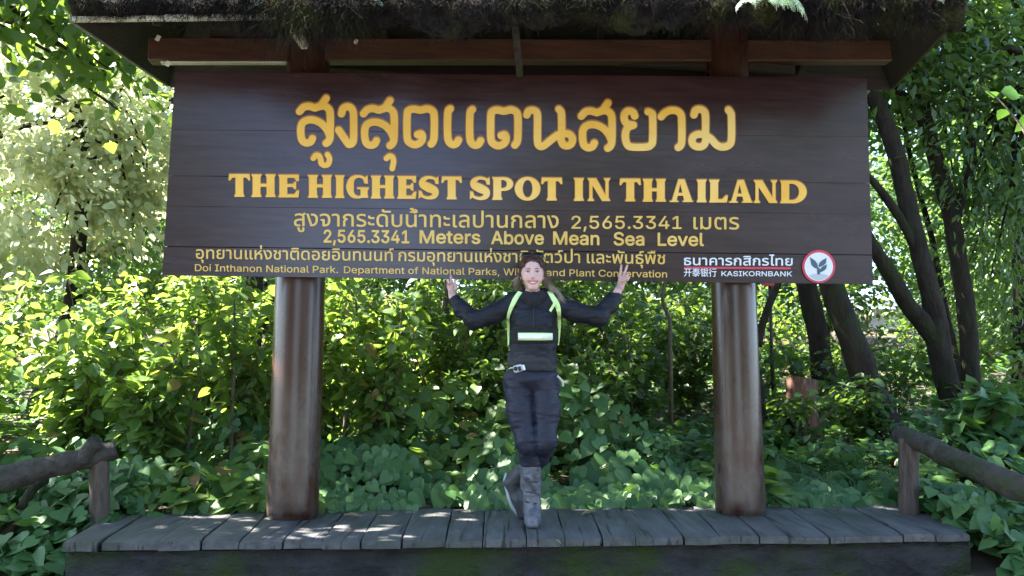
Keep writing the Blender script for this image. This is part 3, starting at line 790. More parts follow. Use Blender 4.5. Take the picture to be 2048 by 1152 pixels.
# ------------------------------------------------------------------ blended solid shapes -> one continuous surface
class Solid:
    def __init__(s): s.p = []
    def cap(s, a, b, ra, rb=None, k=.02, op='u'):
        a, b = np.array(a, float), np.array(b, float); rb = ra if rb is None else rb; ba = b - a; L = max(ba @ ba, 1e-9)
        def f(q):
            h = np.clip(((q - a) @ ba) / L, 0, 1)
            return np.linalg.norm(q - a - h[..., None] * ba, axis=-1) - (ra + (rb - ra) * h)
        s.p.append((op, f, k)); return s
    def chain(s, pts, rad, k=.02):
        for i in range(len(pts) - 1): s.cap(pts[i], pts[i + 1], rad[i], rad[i + 1], k)
        return s
    def ell(s, c, r, k=.02, op='u', rot=None):
        c, r = np.array(c, float), np.array(r, float)
        def f(q):
            d = q - c
            if rot is not None: d = d @ np.array(rot)
            k0 = np.linalg.norm(d / r, axis=-1); k1 = np.linalg.norm(d / r ** 2, axis=-1)
            return k0 * (k0 - 1) / np.maximum(k1, 1e-6)
        s.p.append((op, f, k)); return s
    def plane(s, c, n, k=.004):               # keeps the side the normal points away from
        c, n = np.array(c, float), unit(n)
        s.p.append(('i', lambda q: (q - c) @ n, k)); return s
    def ev(s, q, act=None):
        d = np.full(q.shape[:-1], 9.0)
        for i, (op, f, k) in enumerate(s.p):
            if act is not None and not act[i]: continue
            e = f(q)
            if op == 'u':
                h = np.clip(.5 + .5 * (d - e) / k, 0, 1); d = d * (1 - h) + e * h - k * h * (1 - h)
            else:
                if op == 's': e = -e
                h = np.clip(.5 - .5 * (d - e) / k, 0, 1); d = d * (1 - h) + e * h + k * h * (1 - h)
        return d
    def mesh(s, lo, hi, cell, disp=None):
        lo = np.array(lo); B = 16
        nb = np.ceil((np.array(hi) - lo) / cell / B).astype(int); n = nb * B
        D = np.full(n, 1.0, np.float32)
        bi = np.stack(np.meshgrid(*[np.arange(k) for k in nb], indexing='ij'), -1).reshape(-1, 3)
        cen = lo + (bi * B + B / 2) * cell; rad = cell * B * .5 * 1.7321 + .045
        fc = np.stack([np.abs(f(cen)) if op != 'u' else f(cen) for op, f, k in s.p], -1)
        un = np.array([op == 'u' for op, f, k in s.p])
        act = np.where(un[None], fc < rad, np.array([[op != 's' or True for op, f, k in s.p]]))
        live = np.nonzero((act & un[None]).any(1))[0]
        g = np.stack(np.meshgrid(*[np.arange(B)] * 3, indexing='ij'), -1) * cell
        for b in live:
            i, j, k = bi[b] * B
            q = lo + bi[b] * B * cell + g
            v = s.ev(q, act[b])
            if disp is not None: v = v + disp(q)
            D[i:i + B, j:j + B, k:k + B] = v
        ins = D < 0
        def cs(a, d): return a[d[0]:a.shape[0] - 1 + d[0], d[1]:a.shape[1] - 1 + d[1], d[2]:a.shape[2] - 1 + d[2]]
        corners = [(a, b, c) for a in (0, 1) for b in (0, 1) for c in (0, 1)]
        cnt = sum(cs(ins, d).astype(np.int8) for d in corners)
        cell_ix = np.argwhere((cnt > 0) & (cnt < 8)); m = len(cell_ix)
        idm = np.full(np.array(D.shape) - 1, -1, np.int32); idm[tuple(cell_ix.T)] = np.arange(m)
        acc = np.zeros((m, 3)); num = np.zeros(m)
        for a in corners:
            for ax in range(3):
                if a[ax]: continue
                b = list(a); b[ax] = 1
                va = D[tuple((cell_ix + a).T)]; vb = D[tuple((cell_ix + b).T)]
                x = (va < 0) != (vb < 0)
                t = np.where(x, va / np.where(x, va - vb, 1), 0)
                p = np.array(a, float)[None] + t[:, None] * (np.array(b) - np.array(a))[None]
                acc += np.where(x[:, None], p, 0); num += x
        v = lo + (cell_ix + acc / num[:, None]) * cell
        quads = []
        for ax in range(3):
            u, w = [(1, 2), (2, 0), (0, 1)][ax]
            sl0 = [slice(None)] * 3; sl1 = [slice(None)] * 3; sl0[ax] = slice(0, -1); sl1[ax] = slice(1, None)
            e = np.argwhere(ins[tuple(sl0)] != ins[tuple(sl1)])
            e = e[(e[:, u] > 0) & (e[:, w] > 0) & (e[:, u] < D.shape[u] - 1) & (e[:, w] < D.shape[w] - 1)]
            du = np.zeros(3, int); du[u] = 1; dw = np.zeros(3, int); dw[w] = 1
            q = np.stack([idm[tuple((e - du - dw).T)], idm[tuple((e - dw).T)], idm[tuple(e.T)], idm[tuple((e - du).T)]], -1)
            fl_ = ins[tuple(e.T)]
            q = np.where(fl_[:, None], q, q[:, ::-1])
            quads.append(q[(q >= 0).all(1)])
        q = np.concatenate(quads)
        M_ = MB(); M_.add(v, [q]); return M_
# ------------------------------------------------------------------ the woman
M['skin'] = noisy("skin", (.50, .285, .235), (.58, .35, .30), 40, rough=.48, bs=.05)
M['lip'] = plain("lips", (.40, .115, .115), .4)
M['brow'] = plain("brows and lashes", (.09, .05, .04), .7)
M['jacket'] = noisy("black jacket cloth", (.0035, .004, .007), (.009, .0095, .015), 60, rough=.62, bs=.25, bd=.002, spec=.3)
M['trouser'] = noisy("dark navy trouser cloth", (.006, .007, .016), (.013, .0145, .030), 50, rough=.6, bs=.3, bd=.002, spec=.35)
M['panel'] = noisy("charcoal waist cloth", (.010, .010, .013), (.020, .020, .025), 60, rough=.75, bs=.3, bd=.002)
M['fleece'] = noisy("black fleece", (.004, .004, .005), (.012, .012, .013), 90, rough=.95, bs=.9, bd=.004)
M['neon'] = plain("neon yellow green band", (.56, .76, .30), .55)
M['reflect'] = plain("silver reflective band", (.78, .78, .80), .35)
M['bootgrey'] = noisy("grey boot leather", (.055, .055, .066), (.125, .125, .145), 18, rough=.5, bs=.4, bd=.003)
M['bootdark'] = noisy("dark boot leather", (.02, .02, .022), (.05, .05, .055), 18, rough=.55, bs=.4, bd=.003)
M['sole'] = plain("boot sole", (.025, .025, .025), .7)
M['solepale'] = plain("pale sole edge", (.30, .30, .32), .6)
M['gadget'] = plain("silver grey plastic", (.45, .46, .48), .35)
M['black'] = plain("black plastic", (.008, .008, .009), .25)
YP = 5.10                                     # distance of her torso
def V(px, py, dy=0.0): return P(px, py, YP + dy)
HX, HZ = 1065.3, 543.6
def F(x, y, z):                               # face coordinates (metres): right, back, up from eye level
    return V(HX, HZ, -.085) + np.array([x - z * .02, y, z])
sk = Solid()
# skull, jaw, neck
sk.ell(F(0, .088, .036), (.073, .090, .088), .02)
sk.ell(F(0, .043, -.050), (.055, .056, .060), .03)
sk.ell(F(0, .050, -.006), (.0705, .060, .062), .02)
sk.cap(F(-.012, .012, -.100), F(.012, .012, -.100), .017, k=.02)
for s_ in (-1, 1):
    sk.ell(F(s_ * .037, .020, -.040), (.026, .021, .024), .018)      # cheeks lifted by the smile
    sk.cap(F(s_ * .014, -.002, .018), F(s_ * .045, .012, .018), .008, .006, .012)
    sk.ell(F(s_ * .071, .085, -.012), (.008, .018, .030), .006)      # ears
sk.cap(F(0, .000, .006), F(0, -.018, -.034), .0075, .0115, .010)
for s_ in (-1, 1):
    sk.ell(F(s_ * .0115, -.008, -.036), (.009, .010, .008), .006)
    sk.ell(F(s_ * .0305, -.010, .001), (.017, .014, .0085), .008, 's')
    sk.ell(F(s_ * .0305, .008, .000), (.0145, .0125, .0125), .002)
    sk.cap(F(s_ * .014, .0015, .0045), F(s_ * .046, .010, .004), .0035, .0035, .004)   # upper lids
for mx, mz, mr in ((0, -.0690, .0085), (.010, -.0685, .0082), (.020, -.0660, .0070), (.0285, -.0620, .0045)):
    for s_ in (-1, 1): sk.ell(F(s_ * mx, -.004 + abs(mx) * .35, mz), (mr, .018, mr), .004, 's')          # smiling mouth
sk.chain([F(-.034, .016, -.063), F(-.018, .002, -.0625), F(0, -.002, -.0605), F(.018, .002, -.0625), F(.034, .016, -.063)], [.003, .0042, .0042, .0042, .003], .004)
sk.chain([F(-.034, .016, -.064), F(-.019, .004, -.0745), F(0, .000, -.0785), F(.019, .004, -.0745), F(.034, .016, -.064)], [.003, .0052, .006, .0052, .003], .004)
sk.cap(F(0, .095, -.06), V(1066, 602, .02), .045, .050, .02)
# trunk and limbs inside the clothes
chest, waist, hip = V(1066, 640), V(1066, 700), V(1062, 758, .02)
shR, elR, wrR = V(1026, 604), V(949, 641, -.03), V(905, 594, .05)
shL, elL, wrL = V(1108, 604), V(1196, 634, -.03), V(1235, 584, .04)
sk.ell(chest, (.13, .09, .17), .05).ell(waist, (.125, .085, .14), .05).ell(hip, (.14, .09, .10), .05)
sk.cap(shR, shL, .05, k=.04)
sk.chain([shR, elR, wrR], [.042, .034, .023], .02).chain([shL, elL, wrL], [.042, .034, .024], .02)
kR, aR = V(1053, 882, -.03), V(1066, 1004, .10)
kL, aL = V(1091, 882, -.035), V(1027, 964, .24)
hR, hL = V(1036, 772, .02), V(1090, 772, .02)
tR, tL = PZ(1065, 1040, DECKZ + .05) + [0, .03, 0], PZ(1042, 1022, DECKZ + .05)
sk.chain([hR, kR, aR, tR], [.06, .042, .030, .018], .03).chain([hL, kL, V(1078, 914, .06), V(1056, 938, .14), aL, tL], [.06, .040, .034, .032, .026, .016], .03)
# her right hand: open towards the board, middle finger touching its lower edge
def px(a, y, d): return P(a, y, YP + d)
hs_ = SY + YAW * -.42 - YP                    # board face there, relative to her
d0 = hs_ - .055
sk.cap(wrR, px(903.5, 587, .5 * (d0 + .05)), .023, .024, .01)
for a, b, r in (((901, 585), (897.5, 573), .0135), ((903, 585), (901.5, 571), .0140), ((905, 585), (905.5, 571), .0135)):
    sk.cap(px(*a, d0), px(*b, d0 + .004), r, r * .9, .012)
sk.chain([px(896.0, 575, d0), px(890.5, 566.5, d0 - .012), px(890.5, 561, d0 - .024), px(893.5, 561.5, d0 - .036)], [.0085, .0075, .007, .0062], .005)
sk.chain([px(898.8, 573, d0), px(895.2, 564, d0 - .020), px(895.8, 560.5, d0 - .036), px(898, 566, d0 - .044)], [.0090, .0082, .0078, .007], .005)
sk.chain([px(902.6, 571, d0 + .004), px(902.8, 561.5, d0 + .016), px(902.0, 555.5, d0 + .032), px(902.0, 551.6, d0 + .047)], [.0092, .0085, .008, .007], .005)
sk.chain([px(906.2, 571.5, d0), px(909.2, 564.5, d0 - .012), px(909.8, 561.0, d0 - .030), px(908.2, 566, d0 - .038)], [.0092, .0085, .008, .007], .005)
sk.chain([px(908.0, 584, d0 - .005), px(912.0, 577, d0 - .028), px(911.2, 570.0, d0 - .038), px(909.2, 566.5, d0 - .036)], [.0115, .0095, .0085, .0075], .006)
# her left hand: two raised fingers, palm to the front
e0 = SY + YAW * .7 - YP - .10
sk.cap(wrL, px(1237.5, 578.5, e0), .025, .026, .01)
for a, b, r in (((1237, 577), (1240.6, 556), .015), ((1241, 577), (1246.5, 555), .015), ((1243, 577), (1251.0, 557), .014)):
    sk.cap(px(*a, e0), px(*b, e0), r, r * .85, .012)
sk.chain([px(1240.2, 556, e0), px(1240.9, 546, e0 + .002), px(1241.9, 537.5, e0 + .002), px(1242.6, 530.5, e0)], [.0095, .0085, .0078, .0066], .005)
sk.chain([px(1246.6, 555, e0), px(1249.4, 545.5, e0 + .002), px(1252.4, 537, e0 + .002), px(1254.6, 531.0, e0)], [.0097, .0088, .008, .0067], .005)
sk.chain([px(1251.0, 556, e0), px(1254.8, 548.5, e0 - .018), px(1255.4, 550.0, e0 - .036), px(1252.4, 556.5, e0 - .040)], [.0093, .0085, .0078, .007], .005)
sk.chain([px(1254.0, 560, e0), px(1257.6, 554.5, e0 - .016), px(1257.8, 556.0, e0 - .031), px(1254.6, 561, e0 - .035)], [.0085, .0076, .007, .0063], .005)
sk.chain([px(1238.2, 573, e0 - .004), px(1239.5, 566, e0 - .028), px(1244.5, 561.5, e0 - .042), px(1250.0, 559.5, e0 - .046)], [.0125, .0102, .009, .0078], .006)
lo = np.array([V(880, 1060)[0], YP - .25, DECKZ - .02]); hi = np.array([V(1270, 500)[0], YP + .42, V(1066, 492)[2]])
bm = sk.mesh(lo, hi, .0034)
person = bm.build("person", [M['skin'], M['lip'], M['brow']])
tag(person, "smiling woman in black riding clothes and neon straps, arms spread under the sign", "person")
def onface(x, z, lift=.0):
    ys = np.linspace(-.05, .08, 131); q = np.array([F(x, y, z) for y in ys]); f = sk.ev(q); k = int(np.argmax(f < 0)) if (f < 0).any() else 60
    return F(x, ys[k] - lift, z)
def facetube(name, xs, zs, rad, mt, lift=-.001):
    m = MB(); m.tube(smoothline([onface(x, z, lift) for x, z in zip(xs, zs)], 4), np.interp(np.linspace(0, 1, (len(xs) - 1) * 4 + 1), np.linspace(0, 1, len(rad)), rad), 8); m.build(name, mt, person)
lx = np.array([-.0345, -.024, -.012, 0, .012, .024, .0345])
facetube("lip", lx, [-.0578, -.0582, -.0588, -.0596, -.0588, -.0582, -.0578], [.0012, .0022, .0027, .0024, .0027, .0022, .0012], M['lip'])
facetube("lip", lx, [-.0585, -.0722, -.0782, -.0795, -.0782, -.0722, -.0585], [.0012, .0026, .0035, .0037, .0035, .0026, .0012], M['lip'])
for s_ in (-1, 1):
    facetube("eyebrow", s_ * np.array([.013, .024, .036, .047]), [.0165, .0205, .0205, .0150], [.0022, .0028, .0024, .001], M['brow'], 0)
    facetube("eyelash", s_ * np.array([.017, .024, .031, .038, .046]), [.0020, .0052, .0062, .0050, .0005], [.0016, .0026, .0030, .0028, .0014], M['brow'], .0005)
# eyes, teeth
M['eye'] = plain("eye white", (.42, .40, .40), .2); M['iris'] = plain("iris", (.03, .035, .045), .15)
def ballmesh(c, r, nu=16, nv=10, rot=None):
    th = np.linspace(0, np.pi, nv); ph = np.arange(nu) * 2 * np.pi / nu
    v = np.stack([np.sin(th)[:, None] * np.cos(ph), np.sin(th)[:, None] * np.sin(ph), np.cos(th)[:, None] + 0 * ph], -1).reshape(-1, 3) * np.array(r)
    if rot is not None: v = v @ np.array(rot).T
    i = np.arange(nv - 1)[:, None] * nu; j = np.arange(nu)[None]
    return v + c, [np.stack([i + j, i + nu + j, i + nu + (j + 1) % nu, i + (j + 1) % nu], -1).reshape(-1, 4)]
for s_ in (-1, 1):
    m = MB(); m.add(*ballmesh(F(s_ * .0305, .0072, -.0008), (.0135, .0128, .0062))); m.add(*ballmesh(F(s_ * .0305, -.0035, -.0008), (.0048, .0028, .0044)), mi=1)
    m.build("eye", [M['eye'], M['iris']], person)
m = MB(); tz = np.array([-.029, -.020, -.010, 0, .010, .020, .029])
m.tube(smoothline([F(x, .0045 + abs(x) * .28, -.0672 + .0052 * (x / .029) ** 2) for x in tz], 4), np.interp(np.linspace(0, 1, 25), [0, .15, .5, .85, 1], [.0025, .0058, .0068, .0058, .0025]), 10)
m.build("teeth", plain("teeth", (.75, .72, .68), .25), person)

def folds(amp, f, sq=(1, 1, 1)):
    return lambda q: amp * fbm(q * np.array(sq), f, 2)
# jacket
jk = Solid()
jk.ell(V(1066, 645), (.150, .112, .165), .05).ell(V(1066, 690), (.148, .108, .12), .05).ell(V(1066, 722, .01), (.158, .114, .09), .05)
jk.ell(V(1050, 650, -.075), (.058, .040, .055), .05).ell(V(1083, 650, -.075), (.058, .040, .055), .05)
jk.chain([V(1030, 601), V(1066, 590), V(1103, 601)], [.062, .062, .062], .05)
jk.chain([V(1030, 605), V(985, 628, -.015), elR, V(925, 620, .01), wrR], [.064, .060, .056, .050, .040], .03)
jk.chain([V(1103, 605), V(1152, 625, -.015), elL, V(1219, 610, .005), wrL], [.064, .062, .060, .052, .044], .03)
jk.cap(V(1066, 602), V(1066, 590, .03), .072, .066, .02)
jk.plane(V(1066, 738), (0, 0, -1)).plane(V(1066, 584, .01), (0, -.12, 1))
def cuff(a, b, w): d = unit(b - a); return d
jk.p.append(('s', (lambda c, n: lambda q: np.maximum(-((q - c) @ n), np.linalg.norm(q - c, axis=-1) - .12))(V(907.5, 597, .045), unit(wrR - V(925, 620, .01))), .003))
jk.p.append(('s', (lambda c, n: lambda q: np.maximum(-((q - c) @ n), np.linalg.norm(q - c, axis=-1) - .12))(V(1232.8, 589, .035), unit(wrL - V(1219, 610, .005))), .003))
jf = lambda q: .0045 * fbm(q * np.array([1, 1, 1.5]), 16, 2) + .0030 * fbm(q * np.array([.6, 1, 2.4]) + 3, 24, 2)
jm = jk.mesh(np.array([V(895, 0)[0], YP - .25, V(0, 745)[2]]), np.array([V(1245, 0)[0], YP + .22, V(0, 565)[2]]), .0045, jf)
jacket = jm.build("jacket", M['jacket'], person)
# trousers
tr_ = Solid()
tr_.ell(V(1062, 757, .02), (.180, .120, .095), .05)
def leg(pts, rad):
    g = Solid().chain(pts, rad, .035); return lambda q: g.ev(q)
lR = leg([V(1036, 772, .02), V(1041, 822, 0), V(1054, 882, -.03), V(1061, 932, .03)], [.094, .088, .069, .062])
lL = leg([V(1088, 772, .02), V(1091, 822, .0), V(1090, 882, -.035), V(1078, 914, .06), V(1056, 938, .14)], [.094, .088, .072, .060, .055])
tr_.p.append(('u', lambda q: (lambda a, b: np.minimum(a, b))(lR(q), lL(q)), .022))
tr_.plane(V(1062, 728), (0, 0, 1)).plane(V(1062, 941), (0, 0, -1))
tf_ = lambda q: .006 * fbm(q * np.array([.8, 1, 1.7]), 13, 2) + .0035 * fbm(q * np.array([.5, .8, 2.6]) + 7, 22, 2)
tm = tr_.mesh(np.array([V(995, 0)[0], YP - .2, V(0, 950)[2]]), np.array([V(1130, 0)[0], YP + .32, V(0, 722)[2]]), .0048, tf_)
tm.build("trousers", M['trouser'], person)
# neck warmer
nw = Solid()
nw.chain([V(1045, 590, .02), V(1053, 595, -.055), V(1067, 603, -.085), V(1081, 595, -.055), V(1089, 588, .02)], [.034, .033, .034, .033, .034], .03)
nw.chain([V(1046, 586, .05), V(1066, 584, .10), V(1088, 585, .05)], [.032, .032, .032], .03)
nw.mesh(np.array([V(1025, 0)[0], YP - .22, V(0, 612)[2]]), np.array([V(1108, 0)[0], YP + .2, V(0, 566)[2]]), .005, lambda q: .006 * fbm(q, 30, 2)).build("neck_warmer", M['fleece'], person)
# boots
bt = Solid()
sh0 = V(1060, 930, .03)
toe = PZ(1065, 1043, DECKZ + .045)
ank = np.array([V(1065, 1010, .08)[0], toe[1] + .145, DECKZ + .085])
bt.chain([sh0, V(1062, 965, .07), ank], [.070, .062, .050], .02).chain([ank, (toe + ank) / 2 + [0, 0, -.012], toe], [.050, .046, .036], .03)
bt.cap(ank + [0, .05, -.04], toe + [0, 0, -.012], .042, .038, .02)
bt.cap(V(1054, 952, -.035), V(1070, 975, .0), .022, .018, .012).cap(V(1052, 988, .02), V(1076, 986, .02), .016, .016, .012).cap(V(1056, 1008, .03), V(1076, 1006, .03), .014, .014, .012)
bt.plane([0, 0, DECKZ + .012], (0, 0, -1)).plane(V(1060, 931, 0), (0, 0, 1))
b1 = bt.mesh(np.array([V(1030, 0)[0], YP - .25, DECKZ - .02]), np.array([V(1100, 0)[0], YP + .35, V(0, 920)[2]]), .0045, folds(.003, 24, (1, 1, 2))).build("boot", M['bootgrey'], person)
b1["label"] = "grey buckled boot planted on the planks"
so_ = Solid().cap(ank + [0, .05, -.075], toe + [0, .012, -.035], .047, .042, .01).plane([0, 0, DECKZ + .022], (0, 0, 1)).plane([0, 0, DECKZ + .004], (0, 0, -1))
so_.mesh(np.array([V(1030, 0)[0], YP - .28, DECKZ - .02]), np.array([V(1100, 0)[0], YP + .35, DECKZ + .05]), .0045).build("boot_sole", M['sole'], b1)
for z0, w in ((963, 22), (985, 20), (1006, 18)):
    a, b = V(1062 - w * .55, z0 - 2, -.02), V(1062 + w * .62, z0 + 1, -.02)
    c = V(1063, z0, -.09 + (z0 - 963) * .0026)
    m = MB(); m.tube(smoothline([a, c, b], 6), .006, 6); m.build("boot_strap", M['bootdark'], b1)
b2s = Solid()
ha = V(1024, 966, .24); tb = PZ(1044, 1030, DECKZ + .03)
b2s.chain([V(1054, 938, .15), V(1038, 950, .21), ha], [.058, .052, .046], .03).chain([ha, (ha + tb) / 2 + [-.004, .0, 0], tb], [.046, .044, .034], .03)
b2s.cap(V(1017, 956, .27), V(1024, 985, .25), .030, .034, .02)
b2 = b2s.mesh(np.array([V(1000, 0)[0], YP - .1, DECKZ - .02]), np.array([V(1085, 0)[0], YP + .5, V(0, 915)[2]]), .0045, folds(.003, 24)).build("boot", M['bootdark'], person)
b2["label"] = "dark boot crossed behind with its toe on the planks"
m = MB()
sp_ = smoothline([V(1013, 946, .25), V(1010, 962, .235), V(1015, 985, .225), V(1022, 1008, .215), tb + [-.02, -.005, -.012]], 8)
m.tube(sp_, np.interp(np.linspace(0, 1, len(sp_)), [0, .1, .9, 1], [.008, .011, .011, .006]), 8); m.build("boot_sole", M['solepale'], b2)

# strips that lie on the jacket
def onjacket(pxx, pyy, lift=.006):
    d = ray(pxx, pyy); o = np.array([0, 0, CAMZ]); ts = np.linspace((YP - .28) / d[1], (YP + .05) / d[1], 90)
    q = o + ts[:, None] * d; f = jk.ev(q) + jf(q)
    k = np.argmax(f < lift); return q[k] if (f < lift).any() else q[-1]
def band(name, left, right, mt, lift=.007, parent=person, sub=14, th=.004):
    L = smoothline(left, sub); R_ = smoothline(right, sub); n = min(len(L), len(R_)); v = []
    for i in range(n):
        a = [onjacket(*(L[i] * (1 - t) + R_[i] * t), lift) for t in (0, .33, .67, 1)]
        v += a
    v = np.array(v)
    for _ in range(2):                        # even out the cloth
        w = v.reshape(n, 4, 3); w[1:-1] = (w[:-2] + 2 * w[1:-1] + w[2:]) / 4
        v = w.reshape(-1, 3)
    top = v; low = v + [0, th, 0]
    i = (np.arange(n - 1)[:, None] * 4 + np.arange(3)[None]).ravel(); o = 4 * n
    k = np.arange(n - 1) * 4
    m = MB(); m.add(np.concatenate([top, low]), [np.stack([i, i + 1, i + 5, i + 4], -1), np.stack([k, k + 4, k + 4 + o, k + o], -1), np.stack([k + 7, k + 3, k + 3 + o, k + 7 + o], -1)])
    return m.build(name, mt, parent)
hv = band("harness_strap", [(1036, 582), (1024, 600), (1014, 630), (1014, 655), (1015.5, 690)], [(1045, 585), (1034, 602), (1020, 632), (1019, 656), (1018.5, 690)], M['neon'])
band("harness_strap", [(1094, 583), (1106, 606), (1114, 625), (1115, 655), (1115, 690)], [(1102, 581), (1118, 605), (1122, 625), (1121.5, 655), (1118, 690)], M['neon'])
band("harness_strap", [(1109, 602), (1103, 612), (1098, 621)], [(1114, 605), (1108, 615), (1102, 624)], M['neon'], .013)
band("harness_belt", [(1019, 657), (1040, 657), (1066, 657), (1092, 657), (1117, 657)], [(1019, 687), (1040, 687), (1066, 687), (1092, 687), (1117, 687)], M['fleece'], .006)
bb = band("reflective_band", [(1036, 665.5), (1053, 665.5), (1070, 665.5), (1088, 665.7), (1105.5, 666)], [(1036, 680.5), (1053, 680.5), (1070, 680.5), (1088, 680.5), (1105.5, 680)], M['neon'], .014)
band("silver_stripe", [(1037, 668.5), (1053, 668.5), (1070, 668.5), (1088, 668.5), (1105, 668.7)], [(1037, 677.8), (1053, 677.8), (1070, 677.8), (1088, 677.8), (1105, 677.5)], M['reflect'], .017, bb)
m = MB(); zp = np.array([onjacket(1067.5 - k * .06, 601 + k * 3.6, .006) for k in range(16)]); m.tube(zp, .0035, 6); m.build("zip", M['panel'], jacket)
m = MB(); p = onjacket(1067.5, 607, .010); m.box(p, (.010, .006, .02), bevel=.002); m.build("zip_pull", M['gadget'], jacket)
# waist panel of the trousers
wp = Solid().ell(V(1065, 722, .01), (.161, .117, .17), .03).plane(V(1062, 704), (0, 0, 1)).plane(V(1062, 743), (0, 0, -1))
wp.mesh(np.array([V(1000, 0)[0], YP - .2, V(0, 752)[2]]), np.array([V(1130, 0)[0], YP + .2, V(0, 695)[2]]), .0048, lambda q: .004 * fbm(q * np.array([.5, .6, 2]), 20, 2)).build("waistband", M['panel'], person)

# hair
hc = Solid()
hc.ell(F(0, .090, .040), (.083, .098, .093), .02).ell(F(0, .11, -.005), (.084, .075, .075), .03)
fc_ = F(0, .03, -.018)
hc.p.append(('s', lambda q: np.maximum((np.abs((q[..., 0] - fc_[0]) / .0665) ** 2.7 + np.abs((q[..., 2] - fc_[2]) / .085) ** 2.7) ** (1 / 2.7) - 1, (q[..., 1] - fc_[1] - .045) / .0635) * .06, .006))
hc.plane(F(0, .1, -.050), (0, 0, -1))
M['hair'] = noisy("dark brown hair", (.022, .010, .009), (.085, .040, .032), 26, (7, 1, 1), .38, .8, .004)
hair = hc.mesh(np.array(F(-.12, -.04, -.11)), np.array(F(.12, .24, .16)), .0034, lambda q: .0022 * fbm(q * np.array([3.2, .5, .8]), 30, 2)).build("hair", M['hair'], person)
def capstrands(n):
    q0 = F(0, .09, .036); m = MB(); K = 12; t = np.linspace(0, 1, K)
    th = rng.uniform(-1.75, 1.75, n)                       # where along the hairline the strand starts
    pts = np.zeros((n, K, 3))
    for i, tt in enumerate(t):
        a = .2 + tt * 1.9                               # from the hairline over the crown to the back
        fx = np.sin(th) * (.72 + .28 * np.sin(a)); fz = np.cos(th)
        d = np.stack([fx * (.95 - .25 * tt), -np.cos(a) * .95 + .0 * fz, np.clip(fz, -.35, 1) * (.28 + .75 * np.sin(a)) + .08], -1)
        pts[:, i] = q0 + unit(d) * np.array([.0865, .101, .0965])
    pts += rng.normal(0, .0016, (n, 1, 3))
    m.strands(pts, rng.uniform(.0009, .0017, n), 4)
    return m.build("hair_strands", M['hairstrand'], hair)
M['hairstrand'] = noisy("brown hair strands", (.030, .013, .011), (.15, .075, .055), 55, rough=.35, bs=.1)
capstrands(700)
def locks(name, roots, ends, mids, n, mt, spread, wav):
    m = MB(); K = 14; t = np.linspace(0, 1, K)
    j = rng.integers(0, len(roots), n)
    r0 = np.array(roots)[j] + rng.normal(0, .010, (n, 3)); r1 = np.array(mids)[j] + rng.normal(0, spread * .7, (n, 3)); r2 = np.array(ends)[j] + rng.normal(0, spread, (n, 3))
    pts = ((1 - t) ** 2)[None, :, None] * r0[:, None] + (2 * t * (1 - t))[None, :, None] * r1[:, None] + (t ** 2)[None, :, None] * r2[:, None]
    ph = rng.uniform(0, 6.3, n)[:, None]; am = rng.uniform(.3, 1, n)[:, None] * wav * t[None]
    pts[..., 0] += am * np.sin(ph + t * 9); pts[..., 1] += am * np.cos(ph + t * 8); 
    m.strands(pts, rng.uniform(.0008, .0016, n), 3)
    return m.build(name, mt, hair)
M['hairmid'] = noisy("light brown hair", (.14, .085, .05), (.28, .18, .11), 40, rough=.4, bs=.2)
M['hairtip'] = noisy("blonde hair ends", (.34, .26, .17), (.54, .42, .29), 40, rough=.4, bs=.2)
Lr = [F(-.076, .12, .0), F(-.076, .125, -.02), F(-.070, .13, -.04)]
Rr = [F(.077, .12, .0), F(.078, .125, -.02), F(.072, .13, -.04)]
locks("hair_lock", Lr, [V(1036, 575, .02), V(1031, 568, .02), V(1040, 582, .0)], [F(-.105, .09, -.04)] * 3, 390, M['hairmid'], .013, .012)
locks("hair_lock", Lr, [V(1028, 572, .02), V(1031, 560, .03)] * 2, [F(-.110, .08, -.03)] * 4, 70, M['hairtip'], .012, .012) if False else locks("hair_lock", Lr[1:], [V(1029, 566, .02), V(1034, 580, .02)], [F(-.108, .08, -.03)] * 2, 210, M['hairtip'], .012, .012)
locks("hair_lock", Rr, [V(1102, 574, -.01), V(1106, 582, -.02), V(1096, 570, .0)], [F(.108, .09, -.04)] * 3, 510, M['hairmid'], .012, .014)
locks("hair_lock", Rr[1:], [V(1114, 586, -.05), V(1126, 603, -.06)], [F(.108, .06, -.085), F(.125, .06, -.09)], 330, M['hairtip'], .013, .016)
locks("hair_lock", Rr[:2], [V(1093, 572, .03), V(1097, 578, .0)], [F(.088, .11, -.05)] * 2, 120, M['hair'], .008, .010)
# sunglasses pushed up on her hair
gl = thing("sunglasses", "dark sunglasses pushed up on the woman's hair", "sunglasses", F(0, .05, .125))
rt = Matrix.Rotation(R(-42), 3, 'X')
def gp(p): return F(0, .048, .116) + np.array(rt) @ np.array(p, float)
for s_ in (-1, 1):
    m = MB(); v, f = ballmesh(np.zeros(3), (.030, .004, .019), 20, 10); v = v @ np.array(rt).T + gp((s_ * .034, -.008, 0)); m.add(v, f); m.build("lens", M['black'], gl, gl.location)
    m = MB(); a = np.linspace(0, 2 * np.pi, 24, endpoint=False); ring = np.array([gp((s_ * .034 + .031 * math.cos(q), -.008, .020 * math.sin(q))) for q in list(a) + [0]]); m.tube(ring, .0022, 6); m.build("rim", M['black'], gl, gl.location)
    m = MB(); m.tube(smoothline([gp((s_ * .065, -.006, .004)), F(s_ * .086, .07, .085), F(s_ * .088, .12, .045)], 6), .0022, 6); m.build("temple", M['black'], gl, gl.location)
m = MB(); m.tube([gp((-.005, -.010, .006)), gp((0, -.012, .008)), gp((.005, -.010, .006))], .0025, 6); m.build("bridge", M['black'], gl, gl.location)
